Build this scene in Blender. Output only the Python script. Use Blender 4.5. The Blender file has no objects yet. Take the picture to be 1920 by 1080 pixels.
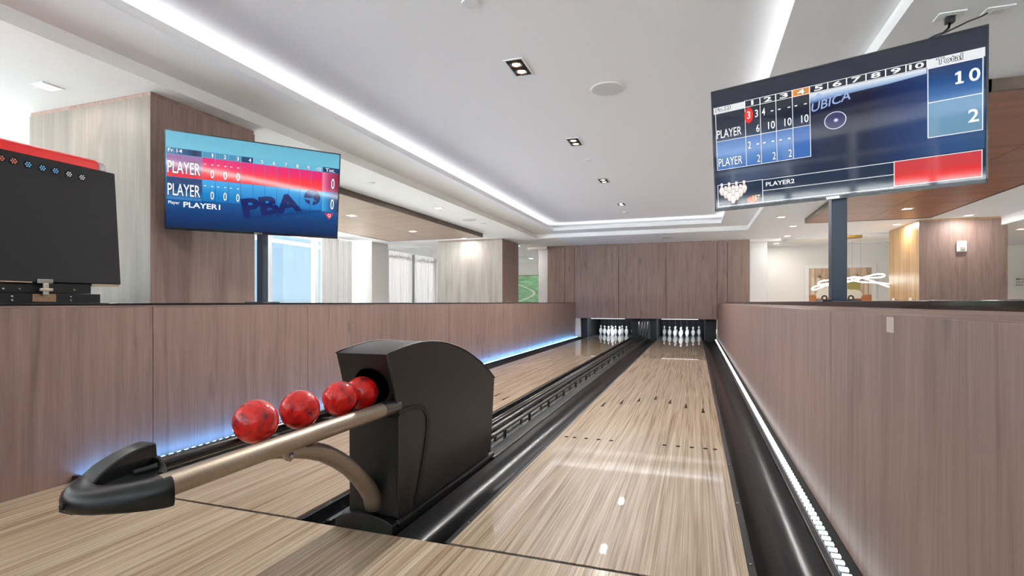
import bpy, bmesh, math, random
from mathutils import Vector, Matrix
random.seed(7)
scene = bpy.context.scene
COL = scene.collection
PI = math.pi

# ------------------------------------------------------------------ camera, world, exposure
cam_d = bpy.data.cameras.new('camera')
cam_d.sensor_width = 36.0
cam_d.lens = 990.0 / 1920.0 * 36.0
cam_d.shift_y = 27.0 / 1920.0
cam_d.clip_start = 0.02
cam = bpy.data.objects.new('camera', cam_d)
COL.objects.link(cam)
cam.location = (0, 0, 0.914)
cam.rotation_euler = (PI / 2, 0, math.atan(343.0 / 990.0))
scene.camera = cam
scene.view_settings.view_transform = 'Standard'
scene.view_settings.look = 'None'
scene.view_settings.gamma = 1.0
scene.view_settings.exposure = 0.48
scene.view_settings.use_curve_mapping = False

SKY = 1.7
world = bpy.data.worlds.new('sky')
scene.world = world
world.use_nodes = True
nt = world.node_tree
nt.nodes.clear()
w_out = nt.nodes.new('ShaderNodeOutputWorld')
w_bg = nt.nodes.new('ShaderNodeBackground')
w_tc = nt.nodes.new('ShaderNodeTexCoord')
w_sep = nt.nodes.new('ShaderNodeSeparateXYZ')
w_mr = nt.nodes.new('ShaderNodeMapRange')
w_mr.inputs[1].default_value = -1
w_mr.inputs[2].default_value = 1
w_rmp = nt.nodes.new('ShaderNodeValToRGB')
e = w_rmp.color_ramp.elements
e[0].position = 0.0
e[0].color = (0.10, 0.13, 0.10, 1)
e[1].position = 0.485
e[1].color = (0.14, 0.18, 0.13, 1)
for p, c in ((0.505, (0.27, 0.37, 0.46, 1)), (0.60, (0.22, 0.34, 0.48, 1)), (1.0, (0.14, 0.26, 0.44, 1))):
    k = e.new(p)
    k.color = c
nt.links.new(w_tc.outputs['Generated'], w_sep.inputs[0])
nt.links.new(w_sep.outputs[2], w_mr.inputs[0])
nt.links.new(w_mr.outputs[0], w_rmp.inputs[0])
nt.links.new(w_rmp.outputs[0], w_bg.inputs[0])
w_bg.inputs[1].default_value = SKY
nt.links.new(w_bg.outputs[0], w_out.inputs[0])

sun_d = bpy.data.lights.new('sun', 'SUN')
sun_d.energy = 105.0
sun_d.angle = 0.01
sun = bpy.data.objects.new('sun', sun_d)
COL.objects.link(sun)
sun.rotation_euler = (math.radians(-28), math.radians(24), 0)   # high behind the end wall: lights the added bounce ground, not the hall directly

P_DOWN = 66.0      # each lamp of a twin downlight
P_SQUARE = 9.0    # small square and round ceiling lamps
COVE = 5.0        # cove strip emission
LED_L = 46.0
LED_R = 4.2


# ------------------------------------------------------------------ helpers
def S(r, g, b):
    f = lambda c: (c / 255 / 12.92) if c / 255 <= 0.04045 else ((c / 255 + 0.055) / 1.055) ** 2.4
    return (f(r), f(g), f(b), 1.0)


MATS = {}


def pmat(name, col, rough=0.5, metal=0.0, coat=0.0, emit=None, es=0.0, spec=0.5, coat_rough=0.03):
    if name in MATS:
        return MATS[name]
    m = bpy.data.materials.new(name)
    m.use_nodes = True
    b = m.node_tree.nodes['Principled BSDF']
    b.inputs['Base Color'].default_value = col
    b.inputs['Roughness'].default_value = rough
    b.inputs['Metallic'].default_value = metal
    b.inputs['Specular IOR Level'].default_value = spec
    b.inputs['Coat Weight'].default_value = coat
    b.inputs['Coat Roughness'].default_value = coat_rough
    if emit:
        b.inputs['Emission Color'].default_value = emit
        b.inputs['Emission Strength'].default_value = es
    MATS[name] = m
    return m


def speckle(name, col, rough=0.5, amount=0.15, scale=40.0, coat=0.0, bump=0.0, metal=0.0, coat_rough=0.05):
    """plain colour with faint procedural mottling"""
    m = pmat(name, col, rough, metal, coat, coat_rough=coat_rough)
    nt = m.node_tree
    b = nt.nodes['Principled BSDF']
    g = nt.nodes.new('ShaderNodeNewGeometry')
    n = nt.nodes.new('ShaderNodeTexNoise')
    n.inputs['Scale'].default_value = scale
    n.inputs['Detail'].default_value = 4
    r = nt.nodes.new('ShaderNodeValToRGB')
    r.color_ramp.elements[0].position = 0.3
    r.color_ramp.elements[1].position = 0.7
    r.color_ramp.elements[0].color = tuple(c * (1 - amount) for c in col[:3]) + (1,)
    r.color_ramp.elements[1].color = tuple(min(1, c * (1 + amount)) for c in col[:3]) + (1,)
    nt.links.new(g.outputs['Position'], n.inputs['Vector'])
    nt.links.new(n.outputs['Fac'], r.inputs[0])
    nt.links.new(r.outputs[0], b.inputs['Base Color'])
    if bump:
        bp = nt.nodes.new('ShaderNodeBump')
        bp.inputs['Strength'].default_value = bump
        bp.inputs['Distance'].default_value = 0.002
        nt.links.new(n.outputs['Fac'], bp.inputs['Height'])
        nt.links.new(bp.outputs[0], b.inputs['Normal'])
    return m


def wood(name, dark, mid, light, axis='Z', big=9.0, fine=110.0, stretch=0.055, rough=0.5, coat=0.0, rand=1.0,
         fine_amt=0.35, coat_rough=0.05, distort=0.8, rpos=(0.25, 0.5, 0.78), tone=0.0, bump=0.05, rings=0.0, ring_mix=0.14, spec=0.5, knots=0.0):
    if name in MATS:
        return MATS[name]
    m = bpy.data.materials.new(name)
    MATS[name] = m
    m.use_nodes = True
    nt = m.node_tree
    N = nt.nodes.new
    L = nt.links.new
    b = nt.nodes['Principled BSDF']
    b.inputs['Roughness'].default_value = rough
    b.inputs['Specular IOR Level'].default_value = spec
    b.inputs['Coat Weight'].default_value = coat
    b.inputs['Coat Roughness'].default_value = coat_rough
    b.inputs['Coat IOR'].default_value = 1.6
    geo = N('ShaderNodeNewGeometry')
    inf = N('ShaderNodeObjectInfo')
    mul = N('ShaderNodeVectorMath')
    mul.operation = 'SCALE'
    comb = N('ShaderNodeCombineXYZ')
    for i in range(3):
        L(inf.outputs['Random'], comb.inputs[i])
    L(comb.outputs[0], mul.inputs[0])
    mul.inputs['Scale'].default_value = 17.0 * rand
    add = N('ShaderNodeVectorMath')
    L(geo.outputs['Position'], add.inputs[0])
    L(mul.outputs[0], add.inputs[1])

    def mapped(st):
        mp = N('ShaderNodeMapping')
        s = [1.0, 1.0, 1.0]
        s['XYZ'.index(axis)] = st
        mp.inputs['Scale'].default_value = s
        L(add.outputs[0], mp.inputs[0])
        return mp

    m1 = mapped(stretch)
    n1 = N('ShaderNodeTexNoise')
    n1.inputs['Scale'].default_value = big
    n1.inputs['Detail'].default_value = 7
    n1.inputs['Roughness'].default_value = 0.62
    n1.inputs['Distortion'].default_value = distort
    L(m1.outputs[0], n1.inputs['Vector'])
    m2 = mapped(stretch * 0.35)
    n2 = N('ShaderNodeTexNoise')
    n2.inputs['Scale'].default_value = fine
    n2.inputs['Detail'].default_value = 3
    L(m2.outputs[0], n2.inputs['Vector'])
    rmp = N('ShaderNodeValToRGB')
    el = rmp.color_ramp.elements
    el[0].position, el[0].color = rpos[0], dark
    el[1].position, el[1].color = rpos[2], light
    k = el.new(rpos[1])
    k.color = mid
    src = n1.outputs['Fac']
    if rings:
        m3 = mapped(stretch * 1.6)
        n3 = N('ShaderNodeTexNoise')
        n3.inputs['Scale'].default_value = big * 0.6
        n3.inputs['Detail'].default_value = 1.5
        n3.inputs['Distortion'].default_value = 0.4
        L(m3.outputs[0], n3.inputs['Vector'])
        sc = N('ShaderNodeMath')
        sc.operation = 'MULTIPLY'
        sc.inputs[1].default_value = rings
        L(n3.outputs['Fac'], sc.inputs[0])
        fr = N('ShaderNodeMath')
        fr.operation = 'PINGPONG'
        fr.inputs[1].default_value = 1.0
        L(sc.outputs[0], fr.inputs[0])
        mixr = N('ShaderNodeMix')
        mixr.data_type = 'FLOAT'
        mixr.inputs[0].default_value = ring_mix
        L(n1.outputs['Fac'], mixr.inputs[2])
        L(fr.outputs[0], mixr.inputs[3])
        src = mixr.outputs[0]
    L(src, rmp.inputs[0])
    mr = N('ShaderNodeMapRange')
    mr.inputs[1].default_value = 0.3
    mr.inputs[2].default_value = 0.7
    mr.inputs[3].default_value = 1.0 - fine_amt
    mr.inputs[4].default_value = 1.0 + fine_amt * 0.4
    L(n2.outputs['Fac'], mr.inputs[0])
    mx = N('ShaderNodeMix')
    mx.data_type = 'RGBA'
    mx.blend_type = 'MULTIPLY'
    mx.inputs[0].default_value = 1.0
    L(rmp.outputs[0], mx.inputs[6])
    L(mr.outputs[0], mx.inputs[7])
    out = mx.outputs[2]
    if tone:
        mr2 = N('ShaderNodeMapRange')
        mr2.inputs[3].default_value = 1.0 - tone
        mr2.inputs[4].default_value = 1.0 + tone
        L(inf.outputs['Random'], mr2.inputs[0])
        mx2 = N('ShaderNodeMix')
        mx2.data_type = 'RGBA'
        mx2.blend_type = 'MULTIPLY'
        mx2.inputs[0].default_value = 1.0
        L(out, mx2.inputs[6])
        L(mr2.outputs[0], mx2.inputs[7])
        out = mx2.outputs[2]
    if knots:
        m4 = mapped(0.30)
        wn = N('ShaderNodeTexNoise')
        wn.inputs['Scale'].default_value = 14
        L(m4.outputs[0], wn.inputs['Vector'])
        wa = N('ShaderNodeVectorMath')
        wa.operation = 'SCALE'
        wa.inputs['Scale'].default_value = 0.05
        L(wn.outputs['Color'], wa.inputs[0])
        wb_ = N('ShaderNodeVectorMath')
        L(m4.outputs[0], wb_.inputs[0])
        L(wa.outputs[0], wb_.inputs[1])
        vo = N('ShaderNodeTexVoronoi')
        vo.inputs['Scale'].default_value = 4.2
        L(wb_.outputs[0], vo.inputs['Vector'])
        km = N('ShaderNodeMapRange')
        km.interpolation_type = 'SMOOTHSTEP'
        km.inputs[1].default_value = 0.02
        km.inputs[2].default_value = 0.17
        km.inputs[3].default_value = 1.0 - knots
        km.inputs[4].default_value = 1.0
        L(vo.outputs['Distance'], km.inputs[0])
        mx3 = N('ShaderNodeMix')
        mx3.data_type = 'RGBA'
        mx3.blend_type = 'MULTIPLY'
        mx3.inputs[0].default_value = 1.0
        L(out, mx3.inputs[6])
        L(km.outputs[0], mx3.inputs[7])
        out = mx3.outputs[2]
    L(out, b.inputs['Base Color'])
    if bump:
        bp = N('ShaderNodeBump')
        bp.inputs['Strength'].default_value = bump
        bp.inputs['Distance'].default_value = 0.001
        L(n2.outputs['Fac'], bp.inputs['Height'])
        L(bp.outputs[0], b.inputs['Normal'])
    return m


class MB:
    """collects vertices and faces for one mesh"""

    def __init__(s):
        s.v = []
        s.f = []

    def add(s, vs, fs):
        o = len(s.v)
        s.v += [tuple(p) for p in vs]
        s.f += [tuple(i + o for i in f) for f in fs]
        return s

    def box(s, x0, x1, y0, y1, z0, z1):
        v = [(x, y, z) for z in (z0, z1) for y in (y0, y1) for x in (x0, x1)]
        return s.add(v, [(0, 2, 3, 1), (4, 5, 7, 6), (0, 1, 5, 4), (2, 6, 7, 3), (0, 4, 6, 2), (1, 3, 7, 5)])

    def prism(s, poly, a0, a1, axis='X'):
        """extrude polygon (list of 2d) along axis; X:(y,z) Y:(x,z) Z:(x,y)"""
        n = len(poly)

        def mk(p, a):
            return {'X': (a, p[0], p[1]), 'Y': (p[0], a, p[1]), 'Z': (p[0], p[1], a)}[axis]
        v = [mk(p, a0) for p in poly] + [mk(p, a1) for p in poly]
        f = [tuple(range(n))[::-1], tuple(range(n, 2 * n))]
        f += [(i, (i + 1) % n, n + (i + 1) % n, n + i) for i in range(n)]
        return s.add(v, f)

    def sheet(s, line, a0, a1, axis='Y', t=0.004):
        """a thin shell following an open 2d polyline, extruded along axis"""
        n = len(line)
        off = []
        for i in range(n):
            p = Vector(line[max(0, i - 1)])
            q = Vector(line[min(n - 1, i + 1)])
            d = (q - p).normalized()
            off.append((line[i][0] + d.y * t, line[i][1] - d.x * t))
        return s.prism(list(line) + off[::-1], a0, a1, axis)

    def tube(s, path, r, n=12, closed=False, sx=1.0, up=None):
        pts = [Vector(p) for p in path]
        m = len(pts)
        rings = []
        prev = None
        for i, p in enumerate(pts):
            if closed:
                t = (pts[(i + 1) % m] - pts[i - 1]).normalized()
            else:
                t = (pts[min(m - 1, i + 1)] - pts[max(0, i - 1)]).normalized()
            if prev is None:
                a = Vector(up) if up else (Vector((0, 0, 1)) if abs(t.z) < 0.9 else Vector((1, 0, 0)))
            else:
                a = prev
            a = (a - t * a.dot(t)).normalized()
            prev = a
            bb = t.cross(a)
            rr = r[i] if isinstance(r, (list, tuple)) else r
            rings.append([p + a * rr * math.cos(2 * PI * k / n) + bb * rr * sx * math.sin(2 * PI * k / n) for k in range(n)])
        v = [q for ring in rings for q in ring]
        f = []
        for i in range(m if closed else m - 1):
            j = (i + 1) % m
            for k in range(n):
                f.append((i * n + k, i * n + (k + 1) % n, j * n + (k + 1) % n, j * n + k))
        if not closed:
            f.append(tuple(range(n))[::-1])
            f.append(tuple((m - 1) * n + k for k in range(n)))
        return s.add(v, f)

    def lathe(s, prof, c=(0, 0, 0), n=24, axis='Z'):
        """prof: list of (r, h)"""
        v = []
        for r, h in prof:
            for k in range(n):
                a = 2 * PI * k / n
                x, y = r * math.cos(a), r * math.sin(a)
                v.append({'Z': (c[0] + x, c[1] + y, c[2] + h), 'Y': (c[0] + x, c[1] + h, c[2] + y), 'X': (c[0] + h, c[1] + x, c[2] + y)}[axis])
        f = []
        for i in range(len(prof) - 1):
            for k in range(n):
                f.append((i * n + k, i * n + (k + 1) % n, (i + 1) * n + (k + 1) % n, (i + 1) * n + k))
        f.append(tuple(range(n))[::-1])
        f.append(tuple((len(prof) - 1) * n + k for k in range(n)))
        return s.add(v, f)

    def mesh(s, name):
        me = bpy.data.meshes.new(name)
        me.from_pydata(s.v, [], s.f)
        bm = bmesh.new()
        bm.from_mesh(me)
        bmesh.ops.recalc_face_normals(bm, faces=bm.faces)
        bm.to_mesh(me)
        bm.free()
        return me


def tag(o, label=None, cat=None, group=None, kind=None):
    if label:
        o['label'] = label
    if cat:
        o['category'] = cat
    if group:
        o['group'] = group
    if kind:
        o['kind'] = kind
    return o


def link(name, me, mat=None, parent=None, smooth=False, bevel=0.0, seg=2, local=False):
    o = bpy.data.objects.new(name, me)
    COL.objects.link(o)
    if mat is not None and not me.materials:
        me.materials.append(mat)
    if parent is not None:
        o.parent = parent
        if not local:
            o.matrix_parent_inverse = parent.matrix_basis.inverted()
    if smooth:
        for p in me.polygons:
            p.use_smooth = True
        if smooth != 'all':
            mod = o.modifiers.new('edges', 'EDGE_SPLIT')
            mod.split_angle = math.radians(smooth if smooth is not True else 40)
    if bevel:
        b = o.modifiers.new('bevel', 'BEVEL')
        b.width = bevel
        b.segments = seg
        b.limit_method = 'ANGLE'
        b.angle_limit = math.radians(30)
        for p in me.polygons:
            p.use_smooth = True
        o.modifiers.new('normals', 'WEIGHTED_NORMAL')
    return o


def build(name, mb, mat, parent=None, **k):
    return link(name, mb.mesh(name), mat, parent, **k)


def boxo(name, b, mat, parent=None, **k):
    return build(name, MB().box(*b), mat, parent, **k)


def empty(name, loc, label, cat, group=None, kind=None, rot=None):
    o = bpy.data.objects.new(name, None)
    COL.objects.link(o)
    o.empty_display_size = 0.1
    M = Matrix.Translation(loc)
    if rot is not None:
        M = M @ rot.to_4x4()
    o.matrix_basis = M
    return tag(o, label, cat, group, kind)


def dup(o, parent=None):
    c = o.copy()
    COL.objects.link(c)
    if parent is not None:
        c.parent = parent
    for ch in o.children:
        dup(ch, c)
    return c


def lamp(name, kind, loc, power, col, parent, rot=(0, 0, 0), **k):
    d = bpy.data.lights.new(name, kind)
    d.energy = power
    d.color = col
    for a, v in k.items():
        setattr(d, a, v)
    o = bpy.data.objects.new(name, d)
    COL.objects.link(o)
    o.location = loc
    o.rotation_euler = rot
    if parent is not None:
        o.parent = parent
        o.matrix_parent_inverse = parent.matrix_basis.inverted()
    return o


# ------------------------------------------------------------------ materials
LAM_D, LAM_M, LAM_L = S(106, 83, 75), S(138, 113, 104), S(154, 129, 120)
M_lam = wood('laminate_vertical', LAM_D, LAM_M, LAM_L, 'Z', big=15, fine=210, stretch=0.06, rough=0.5, fine_amt=0.13,
             rings=11.0, rpos=(0.18, 0.5, 0.80), tone=0.03, ring_mix=0.10, knots=0.38)
M_lam_x = wood('laminate_ledge', LAM_D, LAM_M, LAM_L, 'Y', big=11, fine=130, stretch=0.07, rough=0.5, fine_amt=0.16, rings=9.0,
               rpos=(0.22, 0.5, 0.75))
M_lane = wood('lane_boards', S(138, 110, 84), S(182, 159, 134), S(206, 187, 165), 'Y', big=62, fine=300, stretch=0.013,
              rough=0.4, coat=1.0, fine_amt=0.36, coat_rough=0.01, distort=0.35, rpos=(0.33, 0.47, 0.68), tone=0.06, ring_mix=0.16, spec=0.06, bump=0.015, rings=6.0)
M_appr = wood('approach_boards', S(138, 110, 84), S(182, 159, 134), S(206, 187, 165), 'Y', big=62, fine=300, stretch=0.013,
              rough=0.38, coat=0.25, fine_amt=0.34, coat_rough=0.12, distort=0.35, rpos=(0.33, 0.47, 0.68), tone=0.06, ring_mix=0.16, spec=0.06, bump=0.02, rings=6.0)
M_col_daylit = wood('laminate_daylit', S(122, 112, 106), S(150, 141, 135), S(166, 158, 152), 'Z', big=7, fine=110, stretch=0.06,
                  rough=0.5, fine_amt=0.14, rings=7.0)  # same laminate, daylight on the column front put into a paler, greyer colour
M_col_daylit_grey = wood('laminate_daylit_grey', S(106, 96, 88), S(122, 112, 103), S(136, 126, 117), 'Z', big=8, fine=130, stretch=0.06, rough=0.5, fine_amt=0.12, rings=8.0,
                 ring_mix=0.12, knots=0.25)  # same laminate, greyed in colour for daylight on the near column front
M_cloud = wood('ceiling_wood', S(120, 100, 84), S(140, 119, 102), S(158, 136, 118), 'X', big=8, fine=90, stretch=0.06, rough=0.4, fine_amt=0.12)
M_cloud_r = wood('ceiling_wood_warm', S(104, 56, 34), S(136, 78, 48), S(164, 100, 64), 'X', big=8, fine=90, stretch=0.06, rough=0.35, fine_amt=0.12)
M_cloud_edge = wood('ceiling_wood_edge', S(62, 50, 42), S(84, 68, 58), S(100, 82, 70), 'Y', big=8, fine=90, stretch=0.06, rough=0.45, fine_amt=0.12)
M_col_warm = wood('laminate_honey', S(150, 112, 70), S(186, 146, 98), S(208, 172, 126), 'Z', big=7, fine=110, stretch=0.06, rough=0.35, fine_amt=0.14)
M_white = speckle('ceiling_paint', S(244, 244, 245), 0.85, 0.015, 60)
M_wallp = speckle('wall_paint', S(238, 234, 228), 0.85, 0.015, 60)
M_wallc = speckle('column_paint', S(216, 213, 211), 0.8, 0.015, 60)
M_floor2 = speckle('lounge_floor', S(222, 219, 214), 0.4, 0.04, 6)
M_black = speckle('black_plastic', S(18, 18, 20), 0.34, 0.12, 90)
M_blackg = speckle('gutter_black', S(18, 18, 21), 0.26, 0.25, 7)
M_blackg.node_tree.nodes['Principled BSDF'].inputs['IOR'].default_value = 1.22
M_hood = speckle('hood_black', S(16, 16, 19), 0.42, 0.08, 300, bump=0.12)
M_matte = speckle('matte_black', S(14, 14, 15), 0.8, 0.2, 30)
M_nose = speckle('nose_black', S(13, 15, 18), 0.28, 0.1, 300)
M_pit = speckle('pit_black', S(24, 27, 32), 0.7, 0.25, 12)
M_cap = speckle('black_stone', S(18, 19, 22), 0.12, 0.3, 9, coat=0.4)
M_alu = speckle('brushed_metal', S(178, 165, 148), 0.48, 0.06, 120, metal=1.0)
M_bronze = speckle('arm_metal', S(172, 162, 148), 0.45, 0.06, 120, metal=0.9)
M_steel = pmat('steel', S(190, 190, 190), 0.25, 1.0)
M_track = speckle('track_rail', S(58, 52, 48), 0.26, 0.12, 60)
M_trackfl = speckle('track_floor', S(112, 115, 115), 0.2, 0.15, 5, coat=0.3)
M_groove = speckle('dark_seam', S(38, 24, 16), 0.6, 0.2, 50)
M_mark = pmat('lane_marking', S(40, 24, 16), 0.7, spec=0.05)
M_pin = speckle('pin_white', S(236, 237, 238), 0.22, 0.02, 30, coat=0.6)
M_pinneck = pmat('pin_collar', S(70, 72, 76), 0.4)
M_string = pmat('pin_cord', S(120, 124, 128), 0.8)
M_deck = speckle('pin_deck_panel', S(96, 96, 97), 0.3, 0.1, 8, coat=1.0, coat_rough=0.01)
M_trimw = pmat('white_trim', S(232, 232, 232), 0.45)
M_grille = speckle('speaker_grille', S(205, 205, 205), 0.7, 0.1, 500)
M_bezel = pmat('tv_bezel', S(20, 24, 36), 0.25)
M_pole = speckle('pole_paint', S(44, 58, 78), 0.4, 0.06, 80)
M_screen_off = pmat('tv_back', S(18, 18, 20), 0.5)
M_gold = speckle('brass', S(190, 150, 80), 0.3, 0.06, 50, metal=1.0)
M_curtain = speckle('curtain_cloth', S(212, 209, 206), 0.9, 0.04, 60)
_b = M_curtain.node_tree.nodes['Principled BSDF']
_tr = M_curtain.node_tree.nodes.new('ShaderNodeBsdfTranslucent')
_tr.inputs[0].default_value = S(222, 218, 218)
_mx = M_curtain.node_tree.nodes.new('ShaderNodeMixShader')
_mx.inputs[0].default_value = 0.5
_o = M_curtain.node_tree.nodes['Material Output']
M_curtain.node_tree.links.new(_b.outputs[0], _mx.inputs[1])
M_curtain.node_tree.links.new(_tr.outputs[0], _mx.inputs[2])
M_curtain.node_tree.links.new(_mx.outputs[0], _o.inputs[0])
M_frame = pmat('window_frame_paint', S(222, 226, 228), 0.4)
M_red = pmat('red_plastic', S(206, 8, 14), 0.4, emit=S(228, 10, 20), es=0.12)
M_clear = pmat('clear_end_cap', S(186, 170, 176), 0.15)
M_cardboard = speckle('kraft_label', S(140, 112, 84), 0.8, 0.15, 80)
M_chip = pmat('chipped_edge', S(176, 152, 128), 0.8)
M_tape = pmat('tape_patch', S(196, 184, 176), 0.6)


def emit_mat(name, col, s):
    return pmat(name, (0.02, 0.02, 0.02, 1), 0.5, emit=col, es=s)


M_lampglow = emit_mat('lamp_glow', (1.0, 0.93, 0.82, 1), 8.0)
M_sqglow = emit_mat('diffuser_glow', (1.0, 0.97, 0.92, 1), 6.0)
M_cove = emit_mat('cove_led', (0.96, 0.975, 1.0, 1), COVE)
M_ledL = emit_mat('led_blue', (0.30, 0.62, 1.0, 1), LED_L)
M_ledLc = emit_mat('led_blue_bright', (0.10, 0.40, 1.0, 1), LED_L)
M_ledR = emit_mat('led_white', (0.82, 0.95, 1.0, 1), LED_R)
M_neon = emit_mat('neon_tube', (1.0, 0.96, 0.9, 1), 6.0)
M_bar = emit_mat('pit_bar', (0.9, 0.95, 1.0, 1), 1.0)


def glass_mat():
    m = bpy.data.materials.new('window_glass')
    m.use_nodes = True
    nt = m.node_tree
    nt.nodes.clear()
    o = nt.nodes.new('ShaderNodeOutputMaterial')
    t = nt.nodes.new('ShaderNodeBsdfTransparent')
    g = nt.nodes.new('ShaderNodeBsdfGlossy')
    g.inputs['Roughness'].default_value = 0.02
    mx = nt.nodes.new('ShaderNodeMixShader')
    mx.inputs[0].default_value = 0.06
    t.inputs[0].default_value = (0.94, 0.97, 0.98, 1)
    nt.links.new(t.outputs[0], mx.inputs[1])
    nt.links.new(g.outputs[0], mx.inputs[2])
    nt.links.new(mx.outputs[0], o.inputs[0])
    return m


M_glass = glass_mat()

# ------------------------------------------------------------------ lane geometry constants
XL0, XL1 = -2.650, -1.600      # lane beside the left half wall
XR0, XR1 = -0.879, 0.171       # lane beside the right half wall
WL, WR = -2.99, 0.53           # inner faces of the half walls
YF = 1.82                      # foul line
YM = 13.75                     # face of the wood masking wall
YD = 13.42                     # start of the pin decks
YE = 15.75                     # end of the pin decks
BW = 1.05 / 39

# ------------------------------------------------------------------ floor: approach of single boards
fl = boxo('floor', (WL, WR, -3.6, YF - 0.018, -0.10, -0.014), M_groove)
tag(fl, 'pale wood bowling approach floor in front of the lanes', 'floor', kind='structure')
nb = 131
bw = (WR - WL) / nb
me = MB().box(-bw / 2 + 0.0003, bw / 2 - 0.0003, -3.6, YF - 0.018, -0.014, 0.0).mesh('board')
me.materials.append(M_appr)
for i in range(nb):
    o = link('board', me, None, fl)
    o.location.x = WL + bw * (i + 0.5)
boxo('foul_line_joint', (WL, XL1 + 0.01, YF - 0.018, YF, -0.05, -0.004), M_groove, fl)
boxo('foul_line_joint', (XR0 - 0.01, WR, YF - 0.018, YF, -0.05, -0.004), M_groove, fl)


def make_lane(x0, x1, label):
    cx = (x0 + x1) / 2
    t = empty('bowling_lane', (cx, YF, 0), label, 'bowling lane', 'bowling lanes')
    boxo('subfloor', (x0, x1, YF, YE, -0.10, -0.014), M_matte, t)
    m = MB().box(-BW / 2 + 0.00025, BW / 2 - 0.00025, YF, YD, -0.014, 0.0).mesh('board')
    m.materials.append(M_lane)
    for i in range(39):
        o = link('board', m, None, t)
        o.location = (x0 + BW * (i + 0.5) - cx + t.location.x, 0, 0)
    boxo('pin_deck', (x0, x1, YD + 0.035, YE, -0.014, 0.0), M_deck, t)
    boxo('deck_joint', (x0, x1, YD, YD + 0.035, -0.014, 0.0005), pmat('deck_joint_strip', S(196, 196, 196), 0.3, coat=0.5), t)
    # seven target arrows, thin inlays
    am = MB().prism([(-0.014, -0.10), (0.014, -0.10), (0.002, 0.12), (-0.002, 0.12)], 0.0, 0.0006, 'Z').mesh('arrow')
    am.materials.append(M_mark)
    for k in range(-3, 4):
        o = link('arrow', am, None, t)
        o.location = (cx + k * 0.1395, 5.23 - 0.162 * abs(k), 0)
    dm = MB().prism([(0.014 * math.cos(a * PI / 6), 0.018 * math.sin(a * PI / 6)) for a in range(12)], 0.0, 0.0006, 'Z').mesh('dot')
    dm.materials.append(M_mark)
    for dx in (-0.472, -0.416, -0.336, -0.253, -0.169, 0.169, 0.253, 0.336, 0.416, 0.472):
        o = link('dot', dm, None, t)
        o.location = (cx + dx, 3.515, 0)
    return t


make_lane(XL0, XL1, 'glossy wood bowling lane behind the ball return, along the blue-lit half wall')
make_lane(XR0, XR1, 'glossy wood bowling lane with dark arrows, along the white-lit half wall')


# ------------------------------------------------------------------ gutters
def arc(x0, x1, z, depth, n=14, p=2.4):
    out = []
    for i in range(n + 1):
        u = -1 + 2 * i / n
        out.append((x0 + (x1 - x0) * i / n, z - depth * (1 - abs(u) ** p)))
    return out


def gutter(x0, x1, label, lane_side, y0=YF + 0.004, y1=YM + 0.3):
    """lane_side: which side the lane is (-1 left, +1 right)"""
    t = empty('gutter', ((x0 + x1) / 2, y0, 0), label, 'gutter', 'bowling lane gutters')
    lip = 0.028
    if lane_side < 0:
        a, b = x0 + lip, x1
    else:
        a, b = x0, x1 - lip
    prof = arc(a, b, -0.006, 0.062)
    build('channel', MB().sheet(prof, y0, y1, 'Y', 0.006), M_blackg, t, smooth=30)
    if lane_side < 0:
        boxo('edge_strip', (x0, a, y0, y1, -0.08, -0.006), M_black, t, bevel=0.003)
    else:
        boxo('edge_strip', (b, x1, y0, y1, -0.08, -0.006), M_black, t, bevel=0.003)
    boxo('end_plate', (x0, x1, y0 - 0.003, y0 + 0.02, -0.09, -0.052), M_groove, t)
    sm = MB().lathe([(0.006, 0), (0.006, 0.002), (0.003, 0.004)], n=8).mesh('screw')
    sm.materials.append(M_steel)
    ex = (x0 + a) / 2 if lane_side < 0 else (b + x1) / 2
    for k in range(10):
        o = link('screw', sm, None, t)
        o.location = (ex, y0 + 0.2 + k * 0.6, -0.006)
    return t


gutter(-2.895, XL0, 'black gutter channel beside the blue-lit wood half wall', 1)
gutter(XL1, -1.47, 'narrow black gutter between the far lane and the tubular ball track', -1)
gutter(-1.115, XR0, 'wide glossy black gutter between ball return and near lane', 1)
gutter(XR1, 0.435, 'wide glossy black gutter beside the white-lit half wall', -1)


# ------------------------------------------------------------------ LED strips along the half walls
def led(xa, xb, xw, zt, label, mat, y0, y1, core=None):
    """xa..xb luminous band, housing from the gutter to the wall xw"""
    t = empty('led_strip', ((xa + xb) / 2, y0, 0), label, 'light strip', 'strip lights along the half walls')
    s = 1 if xb > xa else -1
    lo, hi = min(xa, xb), max(xa, xb)
    # housing: a ledge on the lane side, a slot for the diodes and a rail against the wall
    if s > 0:
        boxo('ledge', (lo - 0.03, lo - 0.001, y0, y1, -0.08, zt), M_black, t, bevel=0.004)
        boxo('wall_rail', (hi + 0.001, xw, y0, y1, -0.08, zt - 0.008), M_matte, t, bevel=0.003)
    else:
        boxo('ledge', (hi + 0.001, hi + 0.03, y0, y1, -0.08, zt), M_black, t, bevel=0.004)
        boxo('wall_rail', (xw, lo - 0.001, y0, y1, -0.08, zt - 0.008), M_matte, t, bevel=0.003)
    boxo('diode_tape', (lo, hi, y0, y1, -0.03, zt - 0.002), pmat('led_tape', S(30, 38, 44), 0.6), t)
    m = MB().box(-abs(xb - xa) * 0.46, abs(xb - xa) * 0.46, -0.0095, 0.0095, 0, 0.007).mesh('diode')
    m.materials.append(mat)
    n = int((y1 - y0) / 0.05)
    for i in range(n):
        o = link('diode', m, None, t)
        o.location = ((xa + xb) / 2, y0 + 0.05 * (i + 0.5), zt - 0.002)
    boxo('end_block', (min(lo - 0.03, xw), max(hi + 0.03, xw), y0 - 0.03, y0 - 0.001, 0.0, 0.034), M_black, t, bevel=0.005)
    return t


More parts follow.
